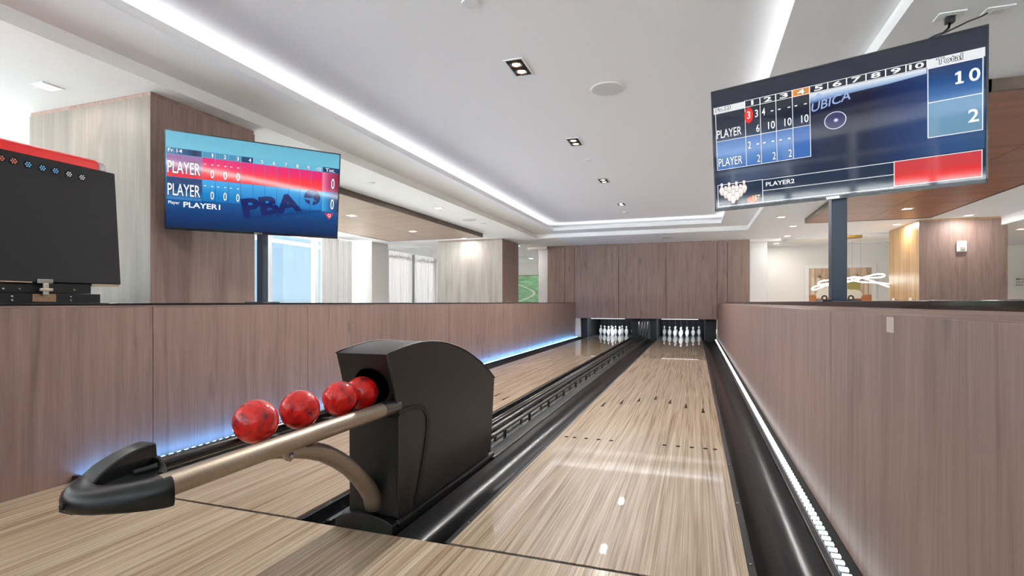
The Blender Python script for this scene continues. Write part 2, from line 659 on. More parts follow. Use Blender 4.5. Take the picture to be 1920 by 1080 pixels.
led(0.460, 0.490, WR - 0.001, 0.010, 'white light strip running along the foot of the pale wood half wall', M_ledR, YF + 0.01, YM - 0.03)
led(-2.925, -2.950, WL + 0.001, 0.010, 'blue light strip glowing along the foot of the brown wood half wall', M_ledLc, YF + 0.01, YM - 0.03)

# ------------------------------------------------------------------ half walls
wl = boxo('wall_left', (-3.33, WL - 0.013, -3.6, YM, 0.0, 0.885), M_matte)
boxo('outer_lining', (-3.345, -3.331, -3.6, YM, 0.0, 0.885), M_wallp, wl)
tag(wl, 'brown wood laminate half wall with thin black cap, blue light at its foot', 'half wall', kind='structure')
PW = 1.305
y = 2.227 - PW * 4
while y < YM - 0.01:
    boxo('panel', (WL - 0.013, WL, max(-3.6, y) + 0.002, min(YM, y + PW) - 0.002, 0.0, 0.887), M_lam, wl, bevel=0.001)
    y += PW
boxo('top_rail', (-3.36, WL + 0.002, -3.6, YM - 0.002, 0.8875, 0.897), M_lam_x, wl)
boxo('cap', (-3.36, WL + 0.004, -3.6, YM - 0.002, 0.8975, 0.911), M_cap, wl, bevel=0.002)

wr = boxo('wall_right', (WR + 0.013, 0.985, -3.6, YM, 0.0, 0.86), M_matte)
boxo('outer_lining', (0.986, 1.0, -3.6, YM, 0.0, 0.86), M_wallp, wr)
tag(wr, 'grey brown wood laminate half wall with sloping ledge and black stone top', 'half wall', kind='structure')
cuts = [-3.6, 2.49, 7.4, YM]
for a, b in zip(cuts, cuts[1:]):
    boxo('panel', (WR, WR + 0.013, a + 0.0022, b - 0.0022, 0.0, 0.877), M_lam, wr, bevel=0.001)
cuts = [-3.6, 1.86, 5.2, 9.4, YM - 0.002]
for a, b in zip(cuts, cuts[1:]):
    build('ledge', MB().prism([(WR + 0.0005, 0.878), (0.68, 0.893), (0.68, 0.862), (WR + 0.014, 0.862)], a + 0.0006, b - 0.0006, 'Y'), M_lam_x, wr)
cuts = [-3.6, 1.95, 6.0, 10.0, YM - 0.002]
for a, b in zip(cuts, cuts[1:]):
    boxo('stone_top', (0.68, 1.02, a + 0.0006, b - 0.0006, 0.861, 0.921), M_cap, wr, bevel=0.003)
tp = boxo('tape_patch', (WR - 0.0012, WR - 0.0002, 1.757, 1.816, 0.840, 0.884), M_tape)
tp.location.z = -0.012
tag(tp, 'small pale square of tape stuck near the top of the near half wall', 'tape')

# ------------------------------------------------------------------ masking wall at the lane end
wb = boxo('wall_back', (-3.74, 1.22, YM + 0.02, YM + 0.12, 0.505, 2.40), M_matte)
tag(wb, 'tall wood laminate wall above the pins at the end of the lanes', 'wall', kind='structure')
mx = [-3.746, -3.275, -3.015, -1.856, -0.681, 0.514, 0.742, 1.226]
for a, b in zip(mx, mx[1:]):
    low = 0.50 if (a > -3.1 and b < 0.6) else 0.0
    boxo('panel', (a + 0.005, b - 0.005, YM, YM + 0.02, low, 2.385), M_lam, wb, bevel=0.001)
boxo('top_trim', (-3.746, 1.226, YM - 0.006, YM + 0.03, 2.386, 2.418), M_lam_x, wb)
boxo('side_infill', (-3.74, -3.02, YM + 0.02, YM + 0.12, 0.0, 0.50), M_matte, wb)
boxo('side_infill', (0.55, 1.22, YM + 0.02, YM + 0.12, 0.0, 0.50), M_matte, wb)
boxo('corner_post', (-3.0, -2.86, YM + 0.03, YM + 0.10, 0.012, 0.50), speckle('cream_post', S(206, 188, 168), 0.5, 0.05, 30), wb, bevel=0.004)
boxo('corner_post', (0.50, 0.525, YM + 0.0, YM + 0.10, 0.012, 0.50), MATS['cream_post'], wb, bevel=0.003)

# the pit behind: dark housing
pit = boxo('wall_pit', (-3.0, 0.56, 15.98, 16.02, -0.1, 0.62), M_pit)
tag(pit, 'dark back curtain of the pin pit below the masking wall', 'wall', kind='structure')
boxo('pit_roof', (-3.0, 0.56, YM + 0.13, 16.0, 0.60, 0.64), M_matte, pit)
for a, b in ((-2.86, -2.70), (-1.55, -1.36), (-1.08, -0.92), (0.23, 0.50)):
    boxo('kickback', (a, b, YM + 0.16, 15.98, -0.08, 0.60), M_pit, pit, bevel=0.004)
boxo('pit_floor', (-3.0, 0.56, YM + 0.30, 15.98, -0.12, -0.085), M_matte, pit)
for x in (-1.345, -1.27, -1.205, -1.13):
    build('guide_rod', MB().tube([(x, YM + 0.12, 0.60), (x - 0.01, YM + 0.10, 0.30), (x - 0.03, YM + 0.06, 0.02)], 0.009, 8), M_steel, pit, smooth='all')
boxo('divider_panel', (-1.36, -1.08, YM + 0.22, YM + 0.25, -0.05, 0.60), speckle('grey_panel', S(80, 82, 86), 0.5, 0.1, 20), pit)
for a, b in ((-2.575, -1.70), (-0.793, 0.075)):
    o = boxo('pit_light_bar', (a, b, YM + 0.001, YM + 0.03, 0.486, 0.499), M_bar)
    tag(o, 'thin white light bar above the pins of the %s' % ('lane along the blue-lit wall' if a < -1 else 'lane along the white-lit wall'), 'light bar', 'pit light bars')
    lamp('pit_lamp', 'AREA', ((a + b) / 2, YM + 0.14, 0.56), 13.0, (0.9, 0.96, 1.0), o, rot=(math.radians(52), 0, 0),
         shape='RECTANGLE', size=0.85, size_y=0.05)

# ------------------------------------------------------------------ pins
prof = [(0.022, 0.0), (0.027, 0.004), (0.036, 0.03), (0.047, 0.062), (0.0535, 0.095), (0.053, 0.112), (0.047, 0.135), (0.037, 0.155),
        (0.026, 0.172), (0.0205, 0.186), (0.0195, 0.195), (0.0215, 0.207), (0.0255, 0.222), (0.0268, 0.233), (0.025, 0.243), (0.0185, 0.251),
        (0.009, 0.2555), (0.001, 0.257)]
pin_me = MB().lathe(prof, n=24).mesh('body')
pin_me.materials.append(M_pin)
col_me = MB().lathe([(0.0208, 0.181), (0.0214, 0.183), (0.0208, 0.192), (0.0202, 0.195)], n=20).mesh('neck_band')
col_me.materials.append(M_pinneck)
str_me = MB().tube([(0, 0, 0.256), (0, 0, 0.598)], 0.0016, 6).mesh('cord')
str_me.materials.append(M_string)
pos_names = ['head pin at the front point', 'second row, on the wall side', 'second row, on the return side', 'third row, wall side end', 'third row, centre',
             'third row, return side end', 'back row, wall side corner', 'back row, second from the wall side', 'back row, second from the return side',
             'back row, return side corner']
for lane, cx, hy in (('far', -2.118, 14.50), ('near', -0.354, 14.58)):
    k = 0
    for row in range(4):
        for j in range(row + 1):
            off = (j - row / 2) * 0.305
            if lane == 'near':
                off = -off          # the wall side of the near lane is the other side
            px, py = cx + off, hy + row * 0.264
            t = empty('bowling_pin', (px, py, 0.0), 'white bowling pin, %s-lit wall lane, %s' % ({'far': 'blue', 'near': 'white'}[lane], pos_names[k]), 'bowling pin',
                      'pins of the lane along the %s-lit wall' % {'far': 'blue', 'near': 'white'}[lane])
            link('body', pin_me, None, t, smooth='all', local=True)
            link('neck_band', col_me, None, t, smooth='all', local=True)
            link('cord', str_me, None, t, local=True)
            k += 1

# ------------------------------------------------------------------ ball track between the lanes
t = empty('ball_track', (-1.3, 2.9, 0), 'black ball return track with tubular rails between the two lanes', 'ball track')
boxo('track_bed', (-1.446, -1.206, YF + 0.01, YM + 0.2, -0.10, -0.055), M_trackfl, t)
boxo('side_ledge', (-1.205, -1.116, 2.90, YM + 0.2, -0.09, 0.004), M_black, t, bevel=0.006)
boxo('side_ledge', (-1.47, -1.445, YF + 0.02, YM + 0.2, -0.09, 0.0), M_black, t, bevel=0.006)
for x, z, r in ((-1.428, 0.024, 0.016), (-1.378, 0.036, 0.015)):
    build('rail', MB().tube([(x, 2.7, z), (x, 8, z), (x, YM + 0.1, z)], r, 10), M_track, t, smooth='all')
loop = [(-1.318, YM + 0.1, 0.045), (-1.318, 3.22, 0.045)]
for k in range(1, 8):
    a = PI * k / 8
    loop.append((-1.2825 - 0.0355 * math.cos(a), 3.22 - 0.09 * math.sin(a), 0.045 - 0.01 * math.sin(a)))
loop += [(-1.247, 3.22, 0.042), (-1.247, YM + 0.1, 0.042)]
build('rail', MB().tube(loop, 0.015, 10), M_track, t, smooth='all')
build('rail', MB().tube([(-1.235, 2.95, -0.045), (-1.222, 3.4, -0.043), (-1.222, YM, -0.043)], 0.008, 10), M_track, t, smooth='all')
pm = MB().box(-0.040, -0.026, -0.012, 0.012, -0.09, 0.02).box(0.030, 0.044, -0.012, 0.012, -0.09, 0.018).box(-0.03, 0.04, -0.008, 0.008, -0.088, -0.076).mesh('rail_bracket')
pm.materials.append(M_track)
for k in range(18):
    o = link('rail_bracket', pm, None, t)
    o.location = (-1.285, 3.45 + 0.58 * k, 0.02)
boxo('motor_cover', (-1.44, -1.15, YM - 0.45, YM + 0.1, -0.05, 0.035), M_black, t, bevel=0.01)

# ------------------------------------------------------------------ ball return
RX = -1.228
br = empty('ball_return', (RX, 1.85, 0), 'black ball return machine with arched hood and metal ball ramp', 'ball return')
HX0, HX1 = -1.345, -1.111
top = [(1.752, 0.714), (1.80, 0.724), (1.86, 0.733), (1.94, 0.740), (2.02, 0.743), (2.10, 0.741), (2.19, 0.733), (2.28, 0.719), (2.38, 0.697),
       (2.48, 0.668), (2.58, 0.632), (2.68, 0.590), (2.78, 0.542), (2.895, 0.473)]
side = top + [(2.835, 0.052), (1.835, 0.052), (1.835, 0.470)]
# hood shell: sides and top as one bevelled body, front face with a round opening
hood = MB()
n = len(side)
vs = [(HX0, a, b) for a, b in side] + [(HX1, a, b) for a, b in side]
fs = [tuple(range(n))[::-1], tuple(range(n, 2 * n))]
for i in range(n):
    j = (i + 1) % n
    if i == n - 1:
        continue                       # sloping front face is built with the opening
    fs.append((i, j, n + j, n + i))
hood.add(vs, fs)
fa, fb = Vector((1.835, 0.470)), Vector((1.752, 0.714))
flen = (fb - fa).length
cxh, ch, rh = -1.212, 0.118, 0.076     # opening centre along the sloping face


def fpt(x, h):
    p = fa + (fb - fa) * (h / flen)
    return (x, p.x, p.y)


angs = sorted(set([2 * PI * k / 48 for k in range(48)] + [math.atan2(h - ch, x - cxh) % (2 * PI) for x in (HX0, HX1) for h in (0, flen)]))
inner, outer = [], []
for a in angs:
    c, s_ = math.cos(a), math.sin(a)
    inner.append(fpt(cxh + rh * c, ch + rh * s_))
    ts = []
    if c > 1e-9:
        ts.append((HX1 - cxh) / c)
    if c < -1e-9:
        ts.append((HX0 - cxh) / c)
    if s_ > 1e-9:
        ts.append((flen - ch) / s_)
    if s_ < -1e-9:
        ts.append((0 - ch) / s_)
    tt = min(ts)
    outer.append(fpt(cxh + tt * c, ch + tt * s_))
m_ = len(angs)
deep = [(p[0], p[1] + 0.35, p[2] - 0.01) for p in inner]
hood.add(inner + outer + deep, [(i, (i + 1) % m_, m_ + (i + 1) % m_, m_ + i) for i in range(m_)]
         + [(i, (i + 1) % m_, 2 * m_ + (i + 1) % m_, 2 * m_ + i) for i in range(m_)] + [tuple(range(2 * m_, 3 * m_))])
hme = hood.mesh('hood')
bm = bmesh.new()
bm.from_mesh(hme)
bmesh.ops.remove_doubles(bm, verts=bm.verts, dist=0.0004)
bmesh.ops.recalc_face_normals(bm, faces=bm.faces)
bm.to_mesh(hme)
bm.free()
link('hood', hme, M_hood, br, bevel=0.005)
# rounded cap over the top edge
build('hood_edge', MB().tube([(HX1 + 0.0005, a, b) for a, b in top], 0.0035, 8), M_hood, br, smooth='all')
build('hood_edge', MB().tube([(HX0 - 0.0005, a, b) for a, b in top], 0.0035, 8), M_hood, br, smooth='all')
build('hood_edge', MB().tube([(HX1, 1.752, 0.714), (HX1 - 0.001, 1.835, 0.47)], 0.0045, 8), M_hood, br, smooth='all')
# curved seam trim on the side
seam = [(1.832, 0.474), (1.90, 0.478), (1.98, 0.472), (2.03, 0.458), (2.062, 0.43), (2.075, 0.395), (2.07, 0.35), (2.045, 0.26), (2.0, 0.15), (1.965, 0.062)]
wid = [0.012, 0.011, 0.010, 0.011, 0.013, 0.015, 0.016, 0.015, 0.014, 0.013]
lft, rgt = [], []
for i, p in enumerate(seam):
    a = Vector(seam[max(0, i - 1)])
    b = Vector(seam[min(len(seam) - 1, i + 1)])
    d = (b - a).normalized()
    nrm = Vector((-d.y, d.x))
    lft.append(Vector(p) + nrm * wid[i])
    rgt.append(Vector(p) - nrm * wid[i])
sv, sf = [], []
for l_, r_ in zip(lft, rgt):
    sv += [(HX1 - 0.002, l_.x, l_.y), (HX1 + 0.004, l_.x - 0, l_.y), (HX1 + 0.0035, r_.x, r_.y), (HX1 - 0.002, r_.x, r_.y)]
for i in range(len(seam) - 1):
    for k in range(4):
        sf.append((i * 4 + k, i * 4 + (k + 1) % 4, (i + 1) * 4 + (k + 1) % 4, (i + 1) * 4 + k))
build('seam_trim', MB().add(sv, sf + [(0, 1, 2, 3), tuple(len(sv) - 4 + k for k in range(4))]), pmat('seam_gloss', S(7, 7, 8), 0.55), br, bevel=0.0015)
boxo('front_panel', (HX0 + 0.006, HX1 - 0.006, 1.831, 1.836, 0.06, 0.455), M_hood, br, bevel=0.003)
boxo('panel_seam', (HX1 - 0.0045, HX1 + 0.0012, 1.829, 1.8345, 0.055, 0.462), M_black, br)
# base
base = MB()
bp = [(-1.388 + 0.27 * i / 10, 0.036 + 0.034 * (1 - (2 * i / 10 - 1) ** 2) ** 0.8) for i in range(11)]
base.prism([(-1.118, -0.002), (-1.388, -0.002)] + bp, 1.800, 1.842, 'Y')
build('foot', base, M_hood, br, bevel=0.004)
boxo('base_plate', (-1.385, -1.121, 1.842, 2.86, -0.06, 0.044), M_hood, br, bevel=0.004)
build('base_rail', MB().tube([(-1.118, 1.84, 0.030), (-1.118, 2.88, 0.030)], 0.012, 10), M_hood, br, smooth='all')
# ramp rails
build('far_rail', MB().tube([(RX - 0.095, 0.97, 0.491), (RX - 0.095, 1.86, 0.493)], 0.0175, 20), M_track, br, smooth=60)
for x in (RX + 0.095,):
    build('ramp_rail', MB().tube([(x, 0.858, 0.499), (x, 1.745, 0.501)], 0.0275, 24), M_alu, br, smooth=60)
    build('rail_sleeve', MB().tube([(x, 1.742, 0.501), (x, 1.85, 0.501)], 0.0285, 24), speckle('sleeve_grey', S(104, 104, 102), 0.35, 0.05, 80, metal=0.8), br, smooth=60)
for x in (RX + 0.045, RX - 0.045):
    build('ball_guide', MB().tube([(x, 0.90, 0.505), (x, 2.0, 0.507)], 0.008, 10), M_black, br, smooth='all')
boxo('cross_tie', (RX - 0.1, RX + 0.1, 1.33, 1.36, 0.468, 0.49), M_black, br, bevel=0.003)
boxo('cross_tie', (RX - 0.1, RX + 0.1, 1.60, 1.63, 0.468, 0.49), M_black, br, bevel=0.003)
# bracket, arm
arm_path = [(1.215, 0.452), (1.30, 0.446), (1.37, 0.438), (1.45, 0.420), (1.53, 0.387), (1.61, 0.340), (1.68, 0.290), (1.74, 0.235), (1.79, 0.180), (1.825, 0.130), (1.84, 0.085)]
build('support_arm', MB().tube([(RX, a, b) for a, b in arm_path], [0.006, 0.015, 0.025, 0.030, 0.031, 0.031, 0.031, 0.031, 0.032, 0.032, 0.032], 20, sx=1.25), M_bronze, br, smooth='all')
bk = build('bracket', MB().prism([(1.285, 0.478), (1.375, 0.478), (1.35, 0.432), (1.325, 0.418), (1.30, 0.432)], RX + 0.034, RX + 0.042, 'X'), M_bronze, br, bevel=0.002)
build('bolt', MB().lathe([(0.009, 0.0), (0.009, 0.004), (0.006, 0.008), (0.002, 0.009)], c=(RX + 0.042, 1.327, 0.438), n=12, axis='X'), M_steel, bk, smooth=40)
# nose: low rounded body that turns from the near rail to a tall fin on the far rail
plan = [(-1.349, 0.985), (-1.352, 0.90), (-1.350, 0.84), (-1.343, 0.80), (-1.325, 0.774), (-1.30, 0.761), (-1.275, 0.757), (-1.245, 0.760), (-1.215, 0.769),
        (-1.185, 0.786), (-1.155, 0.803), (-1.128, 0.824), (-1.107, 0.845), (-1.099, 0.858), (-1.098, 0.868), (-1.150, 0.880), (-1.20, 0.93), (-1.29, 0.984)]
nc = Vector((-1.245, 0.915))
nose = MB()
lev = [(0.90, 0.457), (0.97, 0.459), (1.0, 0.468), (1.01, 0.485), (1.0, 0.500), (0.975, 0.513), (0.94, 0.520), (0.88, 0.523), (0.70, 0.521), (0.66, 0.518), (0.64, 0.500)]
for k_, z_ in lev:
    for p in plan:
        q = nc + (Vector(p) - nc) * k_
        f_ = 0.60 + 0.40 * max(0.0, min(1.0, (q.y - 0.757) / 0.10))
        nose.v.append((q.x, q.y, 0.457 + (z_ - 0.457) * f_))
npl = len(plan)
for i in range(len(lev) - 1):
    for k in range(npl):
        nose.f.append((i * npl + k, i * npl + (k + 1) % npl, (i + 1) * npl + (k + 1) % npl, (i + 1) * npl + k))
nose.f.append(tuple(range(npl))[::-1])
nose.f.append(tuple((len(lev) - 1) * npl + k for k in range(npl)))
ns = build('nose', nose, M_nose, br, smooth=50)
fin_p = [(0.982, 0.462), (0.976, 0.557), (0.955, 0.5565), (0.93, 0.553), (0.905, 0.547), (0.88, 0.539), (0.855, 0.529), (0.83, 0.517), (0.808, 0.504), (0.79, 0.491),
         (0.775, 0.477), (0.764, 0.464), (0.760, 0.456)]
nf = len(fin_p)
fv = []
for sgn in (-1, 1):
    for a, b in fin_p:
        q = max(0.0, min(1.0, (0.87 - a) / 0.11))
        fv.append(((-1.350 + 0.040 * q ** 1.6) if sgn < 0 else (-1.296 + 0.036 * q ** 1.2), a, b))
ff = [tuple(range(nf)), tuple(range(nf, 2 * nf))[::-1]] + [(i, (i + 1) % nf, nf + (i + 1) % nf, nf + i) for i in range(nf)]
build('nose_fin', MB().add(fv, ff), M_nose, ns, bevel=0.008, seg=3)
build('badge', MB().lathe([(0.007, 0.0), (0.007, -0.004), (0.004, -0.005)], c=(-1.285, 0.757, 0.474), n=12, axis='Y'), M_matte, ns)


def ball_mat():
    m = bpy.data.materials.new('marbled_red')
    m.use_nodes = True
    nt = m.node_tree
    N, L = nt.nodes.new, nt.links.new
    b = nt.nodes['Principled BSDF']
    b.inputs['Roughness'].default_value = 0.5
    b.inputs['Specular IOR Level'].default_value = 0.2
    b.inputs['Coat Weight'].default_value = 1.0
    b.inputs['Coat Roughness'].default_value = 0.07
    tc = N('ShaderNodeTexCoord')
    inf = N('ShaderNodeObjectInfo')
    ad = N('ShaderNodeVectorMath')
    cb_ = N('ShaderNodeCombineXYZ')
    for i in range(3):
        L(inf.outputs['Random'], cb_.inputs[i])
    sc = N('ShaderNodeVectorMath')
    sc.operation = 'SCALE'
    sc.inputs['Scale'].default_value = 9.0
    L(cb_.outputs[0], sc.inputs[0])
    L(tc.outputs['Object'], ad.inputs[0])
    L(sc.outputs[0], ad.inputs[1])
    n = N('ShaderNodeTexNoise')
    n.inputs['Scale'].default_value = 9
    n.inputs['Detail'].default_value = 3.0
    n.inputs['Distortion'].default_value = 3.6
    L(ad.outputs[0], n.inputs['Vector'])
    r = N('ShaderNodeValToRGB')
    el = r.color_ramp.elements
    el[0].position, el[0].color = 0.25, S(64, 10, 34)
    el[1].position, el[1].color = 0.74, S(226, 40, 14)
    for p, c in ((0.34, S(128, 12, 30)), (0.44, S(208, 10, 8)), (0.58, S(228, 16, 9))):
        k = el.new(p)
        k.color = c
    L(n.outputs['Fac'], r.inputs[0])
    L(r.outputs[0], b.inputs['Base Color'])
    return m


M_ball = ball_mat()
ball_me = bpy.data.meshes.new('bowling_ball')
bm = bmesh.new()
bmesh.ops.create_uvsphere(bm, u_segments=48, v_segments=32, radius=0.0635)
bm.to_mesh(ball_me)
bm.free()
ball_me.materials.append(M_ball)
bl = ['red marbled bowling ball at the low end of the ramp, nearest the black nose', 'red marbled bowling ball standing alone, second from the black nose',
      'red marbled bowling ball third from the nose, touching the one in the hood mouth', 'red marbled bowling ball half inside the hood opening, farthest from the nose']
for (yy, rz), lb in zip(((1.228, 0.4), (1.412, 2.1), (1.622, 3.9), (1.752, 5.2)), bl):
    o = link('bowling_ball', ball_me, None, None, smooth='all')
    o.location = (RX, yy, 0.562)
    o.rotation_euler = (rz * 0.7, rz, rz * 1.3)
    tag(o, lb, 'bowling ball', 'red bowling balls on the ramp')

# ------------------------------------------------------------------ ceiling
ZO, ZM, ZL, ZT = 2.42, 2.51, 2.57, 2.67
CX0, CX1, CY0, CY1 = -3.50, 1.03, -3.2, 11.95
IX0, IX1, IY0, IY1 = -2.97, 0.50, -2.67, 11.40
ce = boxo('ceiling', (CX0 - 0.01, CX1 + 0.01, CY0 - 0.01, CY1 + 0.01, ZT, ZT + 0.06), M_white)
tag(ce, 'white tray ceiling with glowing cove edge above the lanes', 'ceiling', kind='structure')
boxo('outer_ceiling', (-8.7, CX0, -7.0, 19.2, ZO, ZT), M_white, ce)
boxo('outer_ceiling', (CX1, 5.06, -7.0, 19.2, ZO, ZT), M_white, ce)
boxo('outer_ceiling', (CX0, CX1, CY1, 19.2, ZO, ZT), M_white, ce)
boxo('outer_ceiling', (CX0, CX1, -7.0, CY0, ZO, ZT), M_white, ce)
boxo('dropped_ceiling', (5.06, 9.2, -7.0, 19.2, 2.27, ZT), M_white, ce)
boxo('cove_soffit', (CX0, IX0, CY0, CY1, ZM, ZM + 0.012), M_white, ce)
boxo('cove_soffit', (IX1, CX1, CY0, CY1, ZM, ZM + 0.012), M_white, ce)
boxo('cove_soffit', (IX0, IX1, IY1, CY1, ZM, ZM + 0.012), M_white, ce)
boxo('cove_soffit', (IX0, IX1, CY0, IY0, ZM, ZM + 0.012), M_white, ce)
boxo('cove_lip', (IX0 - 0.015, IX0, IY0, IY1 + 0.015, ZM + 0.0125, ZL), M_white, ce)
boxo('cove_lip', (IX1, IX1 + 0.015, IY0, IY1 + 0.015, ZM + 0.0125, ZL), M_white, ce)
boxo('cove_lip', (IX0, IX1, IY1, IY1 + 0.015, ZM + 0.0125, ZL), M_white, ce)
for nm, b in (('tray edge above the brown half wall', (IX0 - 0.10, IX0 - 0.075, IY0, IY1 + 0.08, 2.525, 2.54)),
              ('tray edge above the near half wall', (IX1 + 0.075, IX1 + 0.10, IY0, IY1 + 0.08, 2.525, 2.54)),
              ('tray edge above the pins', (IX0 - 0.07, IX1 + 0.07, IY1 + 0.075, IY1 + 0.10, 2.525, 2.54))):
    tag(boxo('cove_light', b, M_cove), 'warm white cove light along the ' + nm, 'cove light', 'cove lights')


# wooden ceiling clouds
def cloud(x0, x1, y0, y1, label, mat, ny, nx):
    t = boxo('ceiling_panel', (x0 + 0.004, x1 - 0.004, y0 + 0.004, y1 - 0.004, 2.352, ZO), M_cloud_edge)
    tag(t, label, 'ceiling panel', kind='structure')
    for i in range(ny):
        for j in range(nx):
            a0, a1 = x0 + 0.02 + (x1 - x0 - 0.04) * j / nx, x0 + 0.02 + (x1 - x0 - 0.04) * (j + 1) / nx
            b0, b1 = y0 + 0.02 + (y1 - y0 - 0.04) * i / ny, y0 + 0.02 + (y1 - y0 - 0.04) * (i + 1) / ny
            boxo('panel', (a0 + 0.003, a1 - 0.003, b0 + 0.003, b1 - 0.003, 2.340, 2.353), mat, t)
    for b in ((x0, x0 + 0.02, y0, y1, 2.335, ZO - 0.001), (x1 - 0.02, x1, y0, y1, 2.335, ZO - 0.001),
              (x0, x1, y0, y0 + 0.02, 2.335, ZO - 0.001), (x0, x1, y1 - 0.02, y1, 2.335, ZO - 0.001)):
        boxo('edge_board', b, M_cloud_edge, t)
    return t


cloud(-6.75, -4.38, 4.1, 10.70, 'pale wood ceiling raft with dark edge above the window side', M_cloud, 4, 2)
cloud(1.87, 3.75, 4.42, 10.72, 'warm orange wood ceiling raft behind the near score screen', M_cloud_r, 4, 2)

# ------------------------------------------------------------------ shell of the hall
of = boxo('floor_lounge', (-8.7, 9.2, -7.0, 19.2, -0.30, -0.125), M_floor2)
tag(of, 'grey floor of the hall around the lanes', 'floor', kind='structure')
for nm, b, lb in (('wall_far', (-8.7, 9.2, 19.0, 19.2, 0, 2.42), 'cream end wall of the passage with the green picture'),
                  ('wall_lounge', (1.2, 9.2, 15.75, 15.9, 0, 2.42), 'cream wall behind the near half wall with the framed car picture'),
                  ('wall_side', (9.0, 9.2, -7.0, 19.2, 0, 2.42), 'cream side wall of the hall beyond the near half wall'),
                  ('wall_passage', (-3.2, -3.05, 13.9, 19.0, 0, 2.42), 'cream passage wall behind the masking wall')):
    tag(boxo(nm, b, M_wallp), lb, 'wall', kind='structure')
boxo('wall_base', (-8.7, 9.2, -7.0, -6.9, -0.12, 0.25), M_wallp)
tag(bpy.data.objects['wall_base'], 'low wall under the windows behind the approach', 'wall', kind='structure')


tag(boxo('bounce_ground', (-160, 160, -160, 160, -4.2, -4.0), speckle('bounce_ground_pale', S(186, 186, 182), 0.8, 0.1, 0.3)), 'unseen pale ground outside the windows, added to bounce sunlight onto the ceilings',
    'ground', kind='structure')  # out of view, added to throw sunlight up onto the ceilings

# windows
def window(name, axis, pos, a0, a1, z0, z1, mull, trans, label):
    t = empty(name, (pos, a0, z0) if axis == 'X' else (a0, pos, z0), label, 'window', kind='structure')

    def bx(nm, p0, p1, u0, u1, q0, q1, mat):
        return boxo(nm, (p0, p1, u0, u1, q0, q1) if axis == 'X' else (u0, u1, p0, p1, q0, q1), mat, t)
    d = 0.05
    bx('frame', pos - d, pos + d, a0, a1, z0 - 0.06, z0, M_frame)
    bx('frame', pos - d, pos + d, a0, a1, z1, z1 + 0.06, M_frame)
    es = [a0] + mull + [a1]
    for m_ in es:
        bx('mullion', pos - d, pos + d, m_ - 0.06, m_ + 0.06, z0, z1, M_frame)
    for tz in trans:
        bx('transom', pos - d * 0.8, pos + d * 0.8, a0, a1, tz - 0.035, tz + 0.035, M_frame)
    zz = [z0] + trans + [z1]
    for u0, u1 in zip(es, es[1:]):
        for q0, q1 in zip(zz, zz[1:]):
            bx('pane', pos - 0.004, pos + 0.004, u0 + 0.055, u1 - 0.055, q0 + 0.02, q1 - 0.02, M_glass)
    return t


window('window_1', 'X', -8.45, -6.6, 18.9, 0.15, 2.40, [-5.1, -3.6, -2.1, -0.6, 0.9, 2.4, 3.9, 5.4, 6.9, 8.78, 10.22, 11.7, 13.2, 14.7, 16.2, 17.7], [0.75, 2.235],
       'tall white framed window seen beyond the far score screen')
window('window_2', 'Y', -6.85, -8.4, 8.9, 0.26, 2.40, [-6.9, -5.4, -3.9, -2.4, -0.9, 0.6, 2.1, 3.6, 5.1, 6.6], [0.75, 1.9],
       'row of tall windows behind the approach')

# columns
def column(name, x0, x1, y0, y1, mats, label, ztop=ZO, split=None, trim=True, drop=0.0):
    t = boxo(name, (x0 + 0.012, x1 - 0.012, y0 + 0.012, y1 - 0.012, -0.12, ztop - 0.0005), M_matte)
    tag(t, label, 'column', kind='structure')
    mf, ms = mats
    zt = ztop - 0.03
    cf = [x0] + (split or []) + [x1]
    for a, b in zip(cf, cf[1:]):
        boxo('panel', (a + 0.0015, b - 0.0015, y0, y0 + 0.012, -0.12, zt), mf, t, bevel=0.001)
        boxo('panel', (a + 0.0015, b - 0.0015, y1 - 0.012, y1, -0.12, zt), mf, t)
    for xx in (x0, x1 - 0.012):
        boxo('panel', (xx, xx + 0.012, y0 + 0.0015, y1 - 0.0015, -0.12, zt), ms, t, bevel=0.001)
    if trim:
        boxo('top_trim', (x0 + 0.006, x1 - 0.006, y0 + 0.006, y1 - 0.006, zt + 0.002, ztop - 0.0003), ms, t)
    return t


column('column_near', -5.0, -3.665, 2.71, 3.655, (M_col_daylit_grey, M_lam), 'large square wood column behind the far score screen')
column('column_middle', -5.98, -4.28, 11.66, 12.86, (M_col_daylit, M_lam), 'square wood column with daylight-paled panelled front beyond the half wall', split=[-5.75, -4.53])
column('column_lounge', 3.86, 5.15, 11.52, 13.1, (M_lam, M_col_warm), 'square wood column with the white alarm device on it', ztop=2.42)
for nm, b, lb in (('column_window', (-8.15, -7.56, 11.22, 11.95, -0.12, 2.42), 'white painted column between the two curtains'),
                  ('column_pier', (-4.02, -3.76, 13.80, 14.2, -0.12, 2.36), 'slim white pier beside the green picture'),
                  ('column_post', (1.235, 1.62, 13.80, 14.3, -0.12, 2.36), 'slim white pier at the lounge end of the masking wall')):
    tag(boxo(nm, b, M_wallc), lb, 'column', kind='structure')
for b, lb in (((-4.3, -3.752, 13.70, 14.25, 2.355, 2.419), 'small white ceiling bulkhead beside the green picture passage'),
              ((1.232, 1.9, 13.70, 14.35, 2.355, 2.419), 'small white ceiling bulkhead over the slim pier')):
    tag(boxo('trim_1', b, M_wallp), lb, 'trim', kind='structure')


